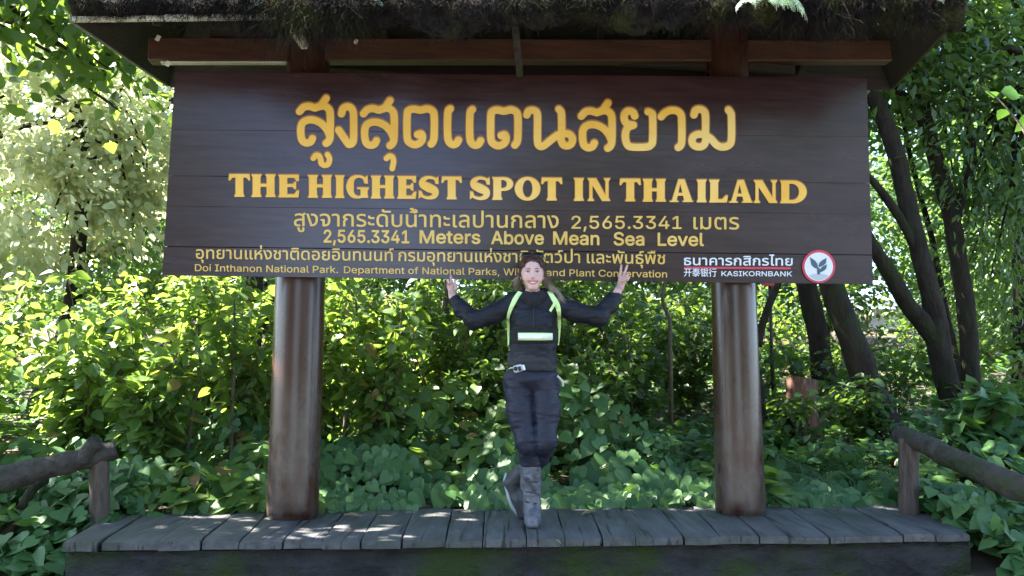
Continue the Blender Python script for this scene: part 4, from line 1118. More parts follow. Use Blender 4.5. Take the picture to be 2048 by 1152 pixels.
# small camera clipped at her hip, and the strap end on the other side
cp = V(1036, 737, -.145); ac = thing("action_camera", "small silver grey action camera clipped to the woman's hip", "camera", cp)
rr = Matrix.Rotation(R(-16), 3, 'Y') @ Matrix.Rotation(R(-14), 3, 'Z')
m = MB(); m.box(cp, (.058, .028, .044), rr, .007); m.build("body", M['gadget'], ac, cp)
def ap(p): return cp + np.array(rr) @ np.array(p, float)
m = MB(); m.tube([ap((-.012, -.012, .003)), ap((-.012, -.021, .003))], [.014, .013], 18); m.build("lens", M['black'], ac, cp)
m = MB(); m.box(ap((.014, -.016, -.004)), (.020, .006, .028), rr, .002); m.build("front_plate", M['panel'], ac, cp)
m = MB(); m.box(ap((.036, .004, -.004)), (.012, .022, .036), rr, .004); m.build("clip", M['reflect'], ac, cp)
m = MB(); m.tube([ap((-.028, 0, .012)), ap((-.045, .0, .016)), ap((-.062, .012, .014))], [.004, .003, .002], 6); m.build("lanyard", M['neon'], ac, cp)
m = MB(); m.tube(smoothline([V(1115, 752, -.05), V(1120, 757, -.055), V(1125, 764, -.05), V(1126, 773, -.045)], 5), [.007] * 15 + [.006], 8); m.build("strap_end", noisy("pale strap", (.38, .34, .28), (.5, .46, .4), 30), person)
# ------------------------------------------------------------------ leaves
def tmpl(ts, ws, fold=.18, droop=.25, base_back=0.0):
    """leaf along +x, width along y; midrib with a left and a right edge"""
    ts, ws = np.array(ts), np.array(ws); n = len(ts)
    z = -droop * ts ** 2
    mid = np.stack([ts, 0 * ts, z], -1)
    L = np.stack([ts + base_back * (ts < .15), ws, z + fold * ws], -1); R_ = L * [1, -1, 1]
    v = np.concatenate([mid, L[1:-1], R_[1:-1]]); k = n - 2
    tri, quad = [[0, 1, n]], []
    tri.append([0, n + k, 1])
    for i in range(1, n - 2):
        quad.append([i, i + 1, n + i, n + i - 1]); quad.append([i, n + k + i - 1, n + k + i, i + 1])
    tri.append([n - 2, n - 1, n + k - 1]); tri.append([n - 2, n + 2 * k - 1, n - 1])
    return v, np.array(quad, int).reshape(-1, 4), np.array(tri)
def heart():
    out = [(.0, 0), (-.13, .20), (-.10, .38), (.10, .50), (.38, .44), (.70, .22), (1.0, 0)]
    mid = [(0, 0), (.08, 0), (.25, 0), (.45, 0), (.72, 0)]
    f = lambda x, y: (x, y, .10 * abs(y) - .16 * max(x, 0) ** 2 - .12 * y * y)
    v = [f(*m) for m in mid] + [f(*o) for o in out[1:]] + [f(x, -y) for x, y in out[1:-1]]
    v = np.array(v, float)
    l = [5, 6, 7, 8, 9, 10]; r = [11, 12, 13, 14, 15, 10]
    quad, tri = [], []
    for e, fl2 in ((l, 0), (r, 1)):
        t_ = [[0, 1, e[0]], [e[4], 4, e[5]]]; q_ = [[1, 2, e[1], e[0]], [2, 3, e[2], e[1]], [3, 4, e[4], e[3]]]; t_.append([3, e[3], e[2]])
        t_[0] = [0, 1, e[0]]
        tri += [x[::-1] if fl2 else x for x in t_]; quad += [x[::-1] if fl2 else x for x in q_]
    return v, np.array(quad), np.array(tri)
T_OV = tmpl([0, .18, .45, .75, 1], [0, .24, .33, .20, 0])
T_LAN = tmpl([0, .3, .65, 1], [0, .15, .14, 0], .2, .35)
T_SM = tmpl([0, .45, 1], [0, .26, 0], .25, .2)
T_HE = heart()
def put(m, tm, pos, xd, up, size, mi=0):
    v, q, t = tm
    xd = unit(xd); yd = unit(np.cross(up, xd)); zd = np.cross(xd, yd)
    w = (v[None, :, 0, None] * xd[:, None] + v[None, :, 1, None] * yd[:, None] + v[None, :, 2, None] * zd[:, None]) * np.asarray(size)[:, None, None] + pos[:, None]
    k = len(v); off = (np.arange(len(pos)) * k)[:, None, None]
    m.add(w.reshape(-1, 3), [(q[None] + off).reshape(-1, 4) if len(q) else np.zeros((0, 4), int), (t[None] + off).reshape(-1, 3)], mi)
def rdir(n, up=0.0, s=1.0):
    d = rng.normal(0, s, (n, 3)); d[:, 2] += up; return unit(d)
# ------------------------------------------------------------------ bushes
def bush(name, label, cat, loc, h, spread, nst, nlf, lsize, leaf, tm=T_OV, group=None, upleaf=.9, twigr=.006, low=.25):
    t = thing(name, label, cat, loc, group); ms, ml = MB(), MB()
    for i in range(nst):
        a = rng.uniform(0, 6.28); e = np.array([math.cos(a), math.sin(a), 0]) * spread * rng.uniform(.25, 1)
        hh = h * rng.uniform(.65, 1.05); K = 9; s = np.linspace(0, 1, K)
        p = np.array(loc) + e * (s ** 1.5)[:, None] + np.stack([0 * s, 0 * s, hh * s - .1 * h * s ** 3], -1) + .03 * h * fbm(np.stack([s * 2, 0 * s + i, 0 * s + loc[0]], -1), 1.3)[:, None] * np.array([1, 1, .2])
        p[0, 2] -= .08
        ms.tube(p, np.linspace(twigr * rng.uniform(1, 2), twigr * .5, K), 5, caps=False)
        n = nlf // nst
        u = rng.uniform(low, 1.0, n) ** .8; j = u * (K - 1); k = np.minimum(j.astype(int), K - 2); fr2 = (j - k)[:, None]
        q = p[k] * (1 - fr2) + p[k + 1] * fr2
        d = rdir(n); d[:, 2] = d[:, 2] * .3 + .1; d = unit(d)
        L = rng.uniform(.02, .26, n)[:, None] * spread * (1.25 - u[:, None] * .6)
        q = q + d * L
        up = rdir(n, upleaf * 2.2)
        sz = lsize * rng.uniform(.55, 1.2, n)
        xd = d + rng.normal(0, .35, d.shape); xd[:, 2] -= .25
        put(ml, tm, q, xd, up, sz)
    ms.build("stem", M['twig'], t, t.location); ml.build("foliage", leaf, t, t.location)
    return t
def fern(loc, L, n, leaf, label, group=None, tilt=.9, aim=None):
    t = thing("fern", label, "fern", loc, group); m = MB(); st = MB()
    for i in range(n):
        a = rng.uniform(0, 6.28) if aim is None else aim + rng.normal(0, .95)
        l = L * rng.uniform(.65, 1.1); K = 26; s = np.linspace(0, 1, K); tl = tilt * rng.uniform(.7, 1.2)
        hd = np.array([math.cos(a), math.sin(a), 0]); ang = tl - 1.75 * s ** 1.3
        stp = l / K; path = np.cumsum(np.cos(ang)[:, None] * hd * stp + np.sin(ang)[:, None] * np.array([0, 0, 1]) * stp, 0) + np.array(loc)
        tan = unit(np.gradient(path, axis=0)); side = unit(np.cross(tan, [0, 0, 1.0] if tl < 1.3 else [.1, 0, 1.0])); up = np.cross(side, tan)
        st.tube(path, np.linspace(.0035, .001, K), 4, caps=False)
        w = l * (.30 if aim is None else .22) * np.clip(np.sin(np.pi * np.clip(s * .94 + .06, 0, 1) ** .75), .02, 1); k = np.arange(3, K)
        for sg2 in (-1, 1):
            xd = side[k] * sg2 + tan[k] * .45 + up[k] * rng.normal(0, .12, (len(k), 1)) - np.array([0, 0, .18])
            put(m, T_FERN, path[k], xd, up[k] * 1.0 + rng.normal(0, .12, (len(k), 3)), w[k])
    st.build("stalk", M['twig'], t, t.location); m.build("frond", leaf, t, t.location)
    return t
def fernpinna():
    v, q, t_ = [], [], []
    for k, x in enumerate(np.linspace(.06, .86, 6)):
        wd = .17 * (1 - x * .75)
        b = len(v)
        v += [(x - .055, 0, -.2 * x * x), (x + .065, 0, -.2 * x * x - .02), (x + .07, wd, -.2 * x * x - .02), (x + .07, -wd, -.2 * x * x - .02)]
        t_ += [[b, b + 1, b + 2], [b, b + 3, b + 1]]
    b = len(v); v += [(.86, .03, -.15), (.86, -.03, -.15), (1, 0, -.2)]; t_ += [[b, b + 1, b + 2]]
    return np.array(v), np.zeros((0, 4), int), np.array(t_)
T_FERN = fernpinna()
# ------------------------------------------------------------------ trees
def crown(m, cen, rad, ncl, nl, size, tm=T_SM, sc_=.34, shell=.55, droop=.25, mi=0):
    d = rdir(ncl); r = rng.uniform(shell ** 3, 1, ncl) ** (1 / 3)
    c = np.array(cen) + d * r[:, None] * np.array(rad)
    cr = sc_ * rng.uniform(.6, 1.4, ncl)
    i = rng.integers(0, ncl, nl)
    o = rng.normal(0, 1, (nl, 3)) * np.array([1, 1, .62]) * cr[i][:, None]
    out = unit(c[i] - np.array(cen) + o * .8); xd = out + rng.normal(0, .6, (nl, 3)); xd[:, 2] -= droop
    put(m, tm, c[i] + o, xd, rdir(nl, 1.1), size * rng.uniform(.55, 1.25, nl), mi)
    return c
def trunk_path(px_pts, Ys):
    return smoothline([P(a, b, y) for (a, b), y in zip(px_pts, Ys)], 6)
def tree(name, label, trunks, cr, leaf, lsize, group=None, tm=T_SM, limbs=8, sc_=.34):
    """trunks: list of (path points, r0, r1); cr: list of (centre, radii, clumps, leaves)"""
    p0 = trunks[0][0][0]; t = thing(name, label, "tree", (p0[0], p0[1], p0[2]), group)
    for k, (pts, r0, r1) in enumerate(trunks):
        m = MB(); n = len(pts); r = np.linspace(r0, r1, n)
        if k == 0: r[:4] *= [1.5, 1.28, 1.14, 1.05]
        m.tube(pts, r, 16 if r0 > .05 else 8, .14, 3.2 / max(r0, .05) * .12 + 1.5, caps=True)
        m.build("trunk" if k == 0 else "limb", M['bark'], t, t.location)
    ml = MB(); mb = MB(); top = trunks[0][0][-1]
    for c, rad, ncl, nl in cr:
        cc = crown(ml, c, rad, ncl, nl, lsize, tm, sc_)
        for j in rng.choice(len(cc), min(limbs, len(cc)), replace=False):
            a = top if np.linalg.norm(top - cc[j]) < 4.5 else np.array(c) - [0, 0, rad[2] * .6]
            s = np.linspace(0, 1, 6)[:, None]; q = a * (1 - s) + cc[j] * s + np.array([0, 0, .25]) * np.sin(np.pi * s) + .1 * rng.normal(0, 1, 3) * np.sin(np.pi * s)
            mb.tube(q, np.linspace(.045, .008, 6), 6, caps=False)
    if cr:
        ml.build("crown", leaf, t, t.location); mb.build("branch", M['bark'], t, t.location)
    return t

# the sunlit pale tree on the left and its neighbours
def G(x, y): return np.array([x, y, float(gz(x, y))])
def up_trunk(x, y, h, lean=(0, 0), wob=.15):
    s = np.linspace(0, 1, 12); g = G(x, y); g[2] -= .15
    return g + np.stack([lean[0] * s + wob * np.sin(s * 5 + x), lean[1] * s + wob * np.cos(s * 4 + y), h * s], -1)
tree("broadleaf_tree", "bright glare-paled tree in full sun at the left edge", [(up_trunk(-5.6, 9.6, 3.6, (.5, 0)), .13, .06)],
     [(P(60, 300, 9.4), (1.25, .9, 1.7), 80, 4600), (P(215, 270, 9.8), (.80, .8, 1.35), 60, 3000), (P(190, 420, 10.0), (.9, .6, .5), 24, 800)], M['leaf_glare'], .13, tm=T_OV, sc_=.2)
tree("broadleaf_tree", "pale green tree behind the bright one, by the upper left sign edge", [(up_trunk(-5.0, 12.6, 5, (.2, 0)), .15, .07)],
     [(P(300, 260, 12.5), (1.0, .9, 2.2), 55, 4200), (P(120, 100, 13), (2.4, 1, 1.6), 60, 4600)], M['leaf_far'], .13, tm=T_SM)
tree("broadleaf_tree", "shaded tree with a leafy bough hanging beside the left roof corner", [(up_trunk(-6.6, 7.4, 4.6, (.4, 0)), .14, .08), (smoothline([np.array([-6.2, 7.4, 4.6]), np.array([-5.2, 7.0, 5.1]), np.array([-3.9, 6.7, 4.9])], 6), .05, .012)],
     [(P(190, 60, 6.8), (.55, .4, .26), 26, 300), (P(60, 10, 6.8), (.4, .4, .2), 12, 110), (P(225, 165, 6.9), (.18, .2, .30), 8, 80)], M['leaf_tree'], .17, tm=T_OV)
tree("unseen_shade_tree", "unseen tall tree past the left edge, added to shade the platform", [(up_trunk(-6.1, 5.4, 4.4, (.5, .1)), .16, .09)],
     [((-5.0, 5.6, 5.0), (1.5, 1.3, 1.1), 60, 2600), ((-4.6, 4.2, 4.6), (1.1, 1.0, .8), 40, 1400)], M['leaf_tree'], .19, tm=T_OV)  # unseen crowns added to keep the sun off the platform
# canopy put in, mostly out of sight, to keep the place in shade
can = [(-2.7, 9.7, 5.6, "tall tree behind the left half of the sign"), (.6, 10.6, 6.6, "tall tree behind the middle of the sign"), (-2.25, 8.5, 4.9, "unseen tall tree nearest behind the shelter roof"), (2.5, 8.9, 5.0, "tall tree behind the roof's right half"), (3.4, 11.6, 6.3, "tall tree behind the right half of the sign"), (6.6, 10.4, 6.4, "tall tree at the far right of the wood"), (-5.2, 15.5, 6.2, "tall tree deep in the wood on the left")]
for x, y, h, lb in can:
    g = G(x, y)
    tree("canopy_tree", lb, [(up_trunk(x, y, h, (.3, 0)), .17, .09)], [((x + (.9 if 8 < y < 9 and x < 0 else -.6 if 8 < y < 9 else 0), y, g[2] + h + .8), (2.6, 2.2, 1.9), 90, 6500)] + ([((-2.7, 7.0, 5.5), (1.3, .9, .7), 40, 1800)] if y == 8.5 else []), M['leaf_tree'], .17)  # nearest tree carries a hidden extra crown, added to shade the ground cover
# unseen trees across the forecourt, put in to shape the reflections
fp = None
for i, (x, y, s_, lb) in enumerate(((-5.7, -7.5, 1.0, "unseen tall tree across the forecourt, left of the gap"), (-9.5, -5, 1.1, "unseen tall tree at the left end of the forecourt"), (4.9, -7.0, 1.0, "unseen tall tree across the forecourt, right of the gap"), (10, -4.5, 1.15, "unseen tall tree at the right end of the forecourt"), (-7.5, -13, 1.3, "unseen tall tree well behind the forecourt on the left"), (7, -13, 1.3, "unseen tall tree well behind the forecourt on the right"))):
    if fp is None:
        g = G(x, y); fp = tree("unseen_forecourt_tree", lb, [(up_trunk(x, y, 4.5, (.2, 0)), .2, .1)], [((x, y, 4.2), (3.0, 2.6, 3.6), 110, 7000)], M['leaf_tree'], .26, "unseen trees across the forecourt")
    else: dup(fp, (x, y, -.15), rng.uniform(0, 6.28), s_, lb)
# right hand trunks
def TP(L, Y, Y2=None):
    Y2 = Y if Y2 is None else Y2; n = len(L)
    return smoothline([P(a, b, Y + (Y2 - Y) * i / (n - 1)) for i, (a, b) in enumerate(L)], 5)
tree("mossy_tree", "thick mossy leaning trunk nearest the right pillar", [(TP([(1795, 905), (1770, 850), (1744, 790), (1718, 715), (1690, 640), (1664, 570), (1640, 480), (1620, 380), (1610, 200)], 8.0), .15, .10)], [((2.6, 9.4, 5.6), (1.9, 1.6, 1.3), 50, 3400)], M['leaf_tree'], .15)
tree("mossy_tree", "dark upright trunk just right of the right pillar", [(TP([(1652, 770), (1645, 735), (1632, 650), (1612, 565), (1595, 450), (1585, 200)], 9.4), .135, .095)], [], M['leaf_tree'], .15)
tree("mossy_tree", "forked dark tree close to the sign's right end", [
    (TP([(1935, 900), (1918, 845), (1900, 780), (1880, 700), (1866, 610), (1846, 530), (1815, 405), (1788, 295), (1752, 205), (1710, 120), (1680, 0)], 8.6), .135, .075),
    (TP([(1884, 705), (1850, 650), (1815, 610), (1780, 548), (1740, 485), (1700, 420), (1640, 330)], 8.6, 8.4), .10, .065),
    (TP([(1842, 520), (1812, 458), (1775, 400), (1742, 358), (1700, 320)], 8.6, 8.5), .055, .035)],
    [(P(1790, 60, 8.8), (1.2, 1, .8), 36, 2200), ((4.4, 9.2, 5.6), (1.8, 1.5, 1.2), 50, 3000)], M['leaf_tree'], .14)
tree("mossy_tree", "tall dark trunk with a side limb at the far right", [
    (TP([(1952, 880), (1946, 815), (1938, 700), (1930, 600), (1920, 540), (1905, 450), (1880, 350), (1850, 240), (1832, 150), (1815, 50), (1800, -120)], 9.2), .115, .075),
    (TP([(1908, 455), (1922, 400), (1944, 335), (1940, 270), (1930, 205), (1948, 130), (1965, 40)], 9.2, 9.0), .06, .035),
    (TP([(1850, 240), (1828, 205), (1800, 185), (1770, 170)], 9.2, 9.1), .055, .03)],
    [(P(1960, 250, 9.6), (.75, .7, 1.3), 40, 2600), (P(1890, 60, 9.3), (.9, .7, .6), 26, 1500)], M['leaf_tree'], .13)
tree("sapling", "thin crooked sapling leaning beside the right pillar's top", [(TP([(1512, 690), (1528, 640), (1545, 595), (1560, 560), (1580, 500), (1600, 400)], 8.6), .045, .03)], [], M['leaf_tree'], .1)
tree("sapling", "slim dark stem standing between the two tallest right-hand trunks", [(TP([(1920, 790), (1912, 720), (1895, 640), (1880, 560), (1862, 470), (1840, 390), (1818, 300), (1800, 200)], 10.2), .05, .03)], [], M['leaf_tree'], .1)
tree("broadleaf_tree", "leafy mid green tree filling the right edge", [(up_trunk(6.3, 8.6, 4.2, (-.2, 0)), .12, .06)],
     [(P(2000, 200, 8.8), (.8, .7, 1.6), 50, 3600), (P(2010, 470, 9.6), (.7, .7, .9), 30, 1800)], M['leaf_tree'], .12, tm=T_LAN)
bush("overhanging_sprig", "large pale bluish leaves on a sprig at the upper right edge", "sprig", P(2062, 300, 5.6), .75, .42, 4, 22, .17, M['leaf_shade'], T_OV, low=.4)
# lighter trees further back, seen through the gaps
back = [(-8.5, 17, 3, 1.0), (-3.2, 18.5, 3.4, 1.1), (.2, 17.2, 3.0, 1.0), (2.4, 19.5, 3.4, 1.1), (5.2, 17.0, 3.0, 1.0), (7.6, 19.5, 3.2, 1.1), (9.6, 15.0, 3.0, .95), (-10.5, 13.0, 3.2, 1.1), (11.5, 18.5, 3.4, 1.1), (-6.3, 20.5, 3.2, 1.2)]
bl_ = ["left of all", "behind the left pillar", "behind the woman", "left of the right pillar", "behind the right pillar", "behind the mossy trunks", "at the right edge", "at the left edge", "rightmost of all", "behind the bright pale tree"]
proto = None
for i, (x, y, h, s) in enumerate(back):
    lb = "small sunlit tree far back in the wood, " + bl_[i]
    if proto is None or i in (1,):
        g = G(x, y); proto = tree("forest_tree", lb, [(up_trunk(x, y, h, (.2, 0)), .13, .06)], [((x, y, g[2] + h), (2.3, 2.0, 2.5), 90, 5200), ((x, y, g[2] + 1.3), (1.9, 1.6, 1.0), 40, 2000)], M['leaf_far'], .19, "trees far back in the wood")
    else:
        g = G(x, y); g[2] -= .15; dup(proto, g, rng.uniform(0, 6.28), s, lb)
# the wood behind everything, one mass
m = MB()
for i in range(70):
    x = rng.uniform(-34, 34); y = rng.uniform(24, 38); g = gz(x, y)
    crown(m, (x, y, g + rng.uniform(1, 6)), (2.6, 2.2, 2.6), 26, 620, .42, T_SM, .7)
tag(m.build("distant_wood", M['leaf_far']), kind='stuff')

# ------------------------------------------------------------------ bushes left and behind
B1, B2 = M['leaf_sun'], M['leaf_tree']  # sun and shade put into leaf colour: lit bushes lighter, shaded ones darker
bl2 = [(-4.35, 6.2, 1.25, .6, "broad-leaved bush behind the left log rail"), (-3.55, 6.6, 1.75, .65, "tall sunlit bush left of the left pillar, under the sign's end"),
       (-2.75, 6.3, 1.45, .6, "bush with round leaves beside the left rail post"), (-2.25, 6.9, 1.75, .65, "sunlit bush touching the left side of the left pillar"),
       (-4.9, 7.1, 1.6, .7, "bright bush at the left edge of the view"), (-4.1, 7.5, 1.75, .75, "yellow green bush in the second row on the left"),
       (-3.0, 7.8, 2.0, .8, "tall yellow green bush behind the left end of the sign"), (-1.75, 7.6, 2.0, .7, "tall bush peeping out right behind the left pillar"),
       (-1.15, 7.0, 1.7, .62, "leafy bush just right of the left pillar"), (-.65, 7.7, 1.8, .65, "bush with glowing leaves left of the woman"),
       (-.2, 8.5, 2.0, .7, "shadowy bush behind the woman's raised right arm"), (.55, 8.7, 2.0, .75, "bright topped bush behind the woman's left shoulder"),
       (1.3, 8.4, 1.75, .75, "bush with yellow green leaves left of the right pillar"), (2.05, 9.3, 1.6, .7, "bush hidden mostly by the right pillar"),
       (-5.6, 8.2, 1.9, .8, "pale bush below the bright tree"), (-1.9, 9.2, 2.4, .9, "tall bush far behind the left pillar"), (.9, 10.2, 2.2, .9, "tall leafy bush deep behind the sign's middle"),
       (-3.4, 9.0, 2.3, 1.0, "wide pale bush far behind the left pillar's left side"), (-4.8, 9.6, 2.2, 1.0, "wide bush below the bright tree's right half"), (-.6, 9.8, 2.3, 1.0, "dark wide bush deep behind the woman"), (-6.6, 9.4, 2.2, 1.0, "wide bush at the far left below the bright tree"), (2.1, 10.8, 1.7, .9, "wide bush in the gap right behind the right pillar"), (-.9, 8.6, 1.6, .8, "dull green bush under the woman's right hand"), (.7, 7.9, 1.0, .7, "dark low bush at the woman's left hip"), (-.1, 7.6, 1.0, .6, "dark low bush hidden mostly by the woman")]
for k, (x, y, h, sp, lb) in enumerate(bl2):
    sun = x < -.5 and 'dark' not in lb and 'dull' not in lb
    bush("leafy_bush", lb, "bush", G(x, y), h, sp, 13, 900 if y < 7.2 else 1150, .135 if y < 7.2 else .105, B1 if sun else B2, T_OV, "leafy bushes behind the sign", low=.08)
# thin bare stems
for k, (pts, Y, lb) in enumerate((([(1042 - 405, 0)], 7, ""),)): pass
tw = [([(372, 920), (385, 820), (400, 740), (395, 650)], 6.5, "thin dark stem in the bushes left of the left pillar"), ([(462, 900), (465, 800), (470, 700), (468, 600)], 6.6, "upright dark stem nearest the left pillar"),
      ([(290, 850), (250, 760), (205, 705), (165, 690)], 6.4, "slanting bare stem among the left bushes"), ([(1340, 640), (1325, 600), (1330, 560), (1345, 500)], 8.0, "forked dark twig under the sign, left of the right pillar"),
      ([(690, 860), (700, 760), (715, 680), (712, 600)], 7.2, "dark stem right of the left pillar"), ([(895, 830), (893, 740), (890, 660), (896, 560)], 8.2, "rotting brown stem behind the woman's right arm")]
for L, Y, lb in tw:
    p = TP(L, Y); g = p[0].copy(); g[2] = float(gz(g[0], g[1])) - .05
    m = MB(); m.tube(np.concatenate([g[None], p]), np.linspace(.022 if "rotting" not in lb else .05, .008 if "rotting" not in lb else .04, len(p) + 1), 7, .12, 6); tag(m.build("stem", M['twig']), lb, "stem")
# right hand understory
br_ = [(2.75, 7.6, .75, .5, "low bush beside the stump"), (4.1, 7.0, .8, .55, "large-leaved plant behind the right log rail"), (4.75, 6.6, .85, .55, "lobed-leaf plant at the right edge above the rail"),
       (5.2, 8.2, 1.0, .7, "sunlit low bush beyond the right rail"), (3.3, 10.5, .9, .8, "bright bush seen between the mossy trunks"), (4.4, 11.5, .9, .8, "yellow green bush in the clearing"), (5.9, 10.5, 1.1, .9, "bush in the light behind the far right trunk"), (2.5, 9.0, 1.0, .6, "bush between the right pillar and the dark trunk")]
br_ += [(3.4, 9.0, 1.2, .8, "dark bush between the two thick right-hand trunks"), (4.6, 9.6, 1.3, .9, "dark bush behind the forked tree"), (6.2, 12.0, 1.6, 1.1, "wide bush at the back of the right clearing"), (3.6, 12.8, 1.5, 1.1, "wide bush in front of the distant hut"), (5.0, 13.8, 1.7, 1.2, "big bush beside the distant hut"), (7.2, 10.2, 1.5, 1.0, "big bush at the far right edge"), (2.2, 12.6, 1.6, 1.1, "wide bush far behind the right pillar"), (5.6, 7.4, .9, .6, "round-leaved bush beyond the right rail, at the edge"), (3.5, 8.0, .8, .6, "low bush at the foot of the leaning trunk")]
for k, (x, y, h, sp, lb) in enumerate(br_):
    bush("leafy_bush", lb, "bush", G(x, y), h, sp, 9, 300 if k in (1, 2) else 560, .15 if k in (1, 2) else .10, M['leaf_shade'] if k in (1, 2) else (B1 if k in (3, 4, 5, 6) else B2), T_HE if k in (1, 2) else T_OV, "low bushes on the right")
# ferns
fl2 = [(.75, 7.3, .75, "fern right of the woman's hip"), (1.35, 7.2, .85, "large fern left of the right pillar"), (1.2, 7.7, .8, "dark fern high on the bank near the right pillar"), (.35, 7.4, .6, "dark fern right behind the woman"), (-.35, 7.0, .6, "dark fern left of the woman's hip"),
       (2.35, 7.0, .8, "spreading fern right of the right pillar"), (2.85, 6.7, .7, "low fern in front of the mossy trunk"), (3.1, 8.2, .7, "fern at the foot of the trunks"), (2.2, 8.2, .8, "tall fern beside the stump"), (1.75, 7.9, .8, "fern partly hidden by the right pillar"), (4.6, 8.8, .7, "fern by the far right trunks"), (-.75, 6.8, .5, "small fern above the heart-leaved cover")]
fl2 += [(1.0, 6.9, .75, "low fern left of the right pillar, above the heart leaves"), (1.7, 7.3, .8, "fern touching the right pillar's left side"), (.6, 7.9, .8, "high dark fern above the woman's left hip"), (-.5, 7.5, .7, "dark fern deep behind the woman's right hip"), (2.6, 7.6, .75, "fern in front of the stump"), (3.5, 7.2, .7, "fern behind the right rail's end"), (4.0, 8.0, .8, "fern beneath the forked dark tree"), (2.0, 6.6, .6, "low fern beside the right pillar's foot")]
for x, y, L, lb in fl2: fern(G(x, y), L, 13, M['fern'], lb, "ferns on the bank")
# ------------------------------------------------------------------ ground cover of heart shaped leaves
def cover():
    m = MB(); n = 4600
    x = rng.uniform(-3.4, 3.5, n); t = np.where(rng.random(n) < .25, rng.random(n) * .22, rng.random(n))
    back_ = bl[1] + (br[1] - bl[1]) * (x - bl[0]) / (br[0] - bl[0])
    h = np.interp(x, [-3.4, -2.6, -1.9, -1.55, -1.2, -.7, -.1, .3, .8, 1.2, 1.5, 1.9, 2.3, 2.7, 3.0, 3.5], [.35, .42, .35, .30, .40, .62, .64, .66, .62, .48, .35, .34, .40, .22, .08, .30])
    keep = (rng.random(n) < np.where((x > 2.6) & (x < 3.2), .35, 1)) & (vnoise(np.stack([x, t * 1.5, 0 * x + 2], -1), 3.2) > -.50 + .1 * rng.normal(0, 1, n)); x, t, h, back_ = x[keep], t[keep], h[keep], back_[keep]; n = len(x)
    y = back_ + .04 + t * 1.55
    g = gz(x, y); prof = np.clip(t / .55, 0, 1) ** .8 * np.clip((1.15 - t) / .35, 0, 1)
    hh = h * np.clip(.68 + 1.0 * vnoise(np.stack([x, y, 0 * x], -1), 2.1), .12, 1.35) * prof + .05
    z = np.maximum(g, DECKZ - .02 * (t < .1)) + hh * (1 - .55 * rng.random(n) ** 1.6) + .01
    pos = np.stack([x, y, z], -1)
    up = unit(np.stack([rng.normal(0, .35, n), rng.normal(-1.0, .35, n), np.abs(rng.normal(.62, .3, n))], -1))
    a = rng.normal(-1.57, 1.0, n); xd = np.stack([np.cos(a), np.sin(a) * .6, rng.normal(-.75, .35, n)], -1)
    kind = (vnoise(pos + 7, 1.7) > .12) & (rng.random(n) < .8); sz = (.065 + .105 * rng.random(n)) * (.8 + .6 * np.clip(vnoise(pos, 1.6), -.3, .8))
    put(m, T_HE, pos[~kind], xd[~kind], up[~kind], sz[~kind]); put(m, T_OV, pos[kind] + [0, 0, .04], xd[kind] + [0, 0, .45], up[kind] + [0, .4, .5], sz[kind] * 1.25, mi=1)
    st = rng.random(n) < .5; k = st.sum()
    pts = np.zeros((k, 4, 3))
    for i, s in enumerate(np.linspace(0, 1, 4)):
        pts[:, i] = pos[st] * (1 - s) + np.stack([x[st] + rng.normal(0, .03, k), y[st] + .05, g[st]], -1) * s
    m.strands(pts, np.full(k, .0018))
    tag(m.build("heart_leaf_ground_cover", [M['leaf_shade'], M['leaf_sun']]), kind='stuff')
    m = MB()                                   # left and right foreground verges
    for x0, x1, y0, y1, n, h in ((-3.9, -2.50, 3.9, 5.7, 1700, .36), (-2.75, -2.3, 4.9, 5.5, 160, .30), (2.9, 3.3, 4.95, 5.9, 200, .30), (-5.5, -3.2, 4.6, 6.3, 900, .5), (2.95, 4.6, 4.6, 6.2, 1100, .30), (3.0, 3.7, 4.3, 5.1, 420, .35), (3.6, 6, 5.2, 7.5, 800, .45)):
        x = rng.uniform(x0, x1, n); y = rng.uniform(y0, y1, n); g = gz(x, y)
        z = g + h * (.75 + .5 * vnoise(np.stack([x, y, 0 * x + 4], -1), 1.8)) * (1 - .7 * rng.random(n) ** 1.5)
        up = unit(np.stack([rng.normal(0, .4, n), rng.normal(-.4, .35, n), np.abs(rng.normal(.85, .3, n))], -1)); a = rng.normal(-1.57, 1.3, n)
        put(m, T_HE if h < .4 else T_OV, np.stack([x, y, z], -1), np.stack([np.cos(a), np.sin(a), rng.normal(-.35, .25, n)], -1), up, rng.uniform(.06, .14, n) * (1.5 if h >= .4 else 1))
    tag(m.build("verge_plants", M['leaf_shade']), kind='stuff')
    m = MB(); n = 22000                         # dim mat of small leaves further up the bank
    x = rng.uniform(-7, 9, n); y = 6.6 + 8.5 * rng.random(n) ** 1.3; g = gz(x, y)
    put(m, T_OV, np.stack([x, y, g + .02 + .34 * rng.random(n) ** 2], -1), rdir(n) * [1, 1, .3], rdir(n, 2.0), rng.uniform(.05, .14, n))
    tag(m.build("bank_plants", M['fern']), kind='stuff')
    m = MB(); n = 5000
    x = rng.uniform(-8, 9, n); y = rng.uniform(5.6, 13, n); put(m, T_LAN, np.stack([x, y, gz(x, y) + .015], -1), rdir(n) * [1, 1, .15], rdir(n, 4), rng.uniform(.06, .15, n))
    tag(m.build("leaf_litter", M['dry']), kind='stuff')
cover()
dl = [(1195, 1022, "curled pale leaf at the deck's back edge, right of the woman"), (690, 1030, "dry leaf beside the left pillar's foot"), (1668, 1012, "long dry leaf right of the right pillar"), (425, 1018, "round pale leaf lying at the deck's back left"), (1110, 1078, "tiny dry leaf near the front edge")]
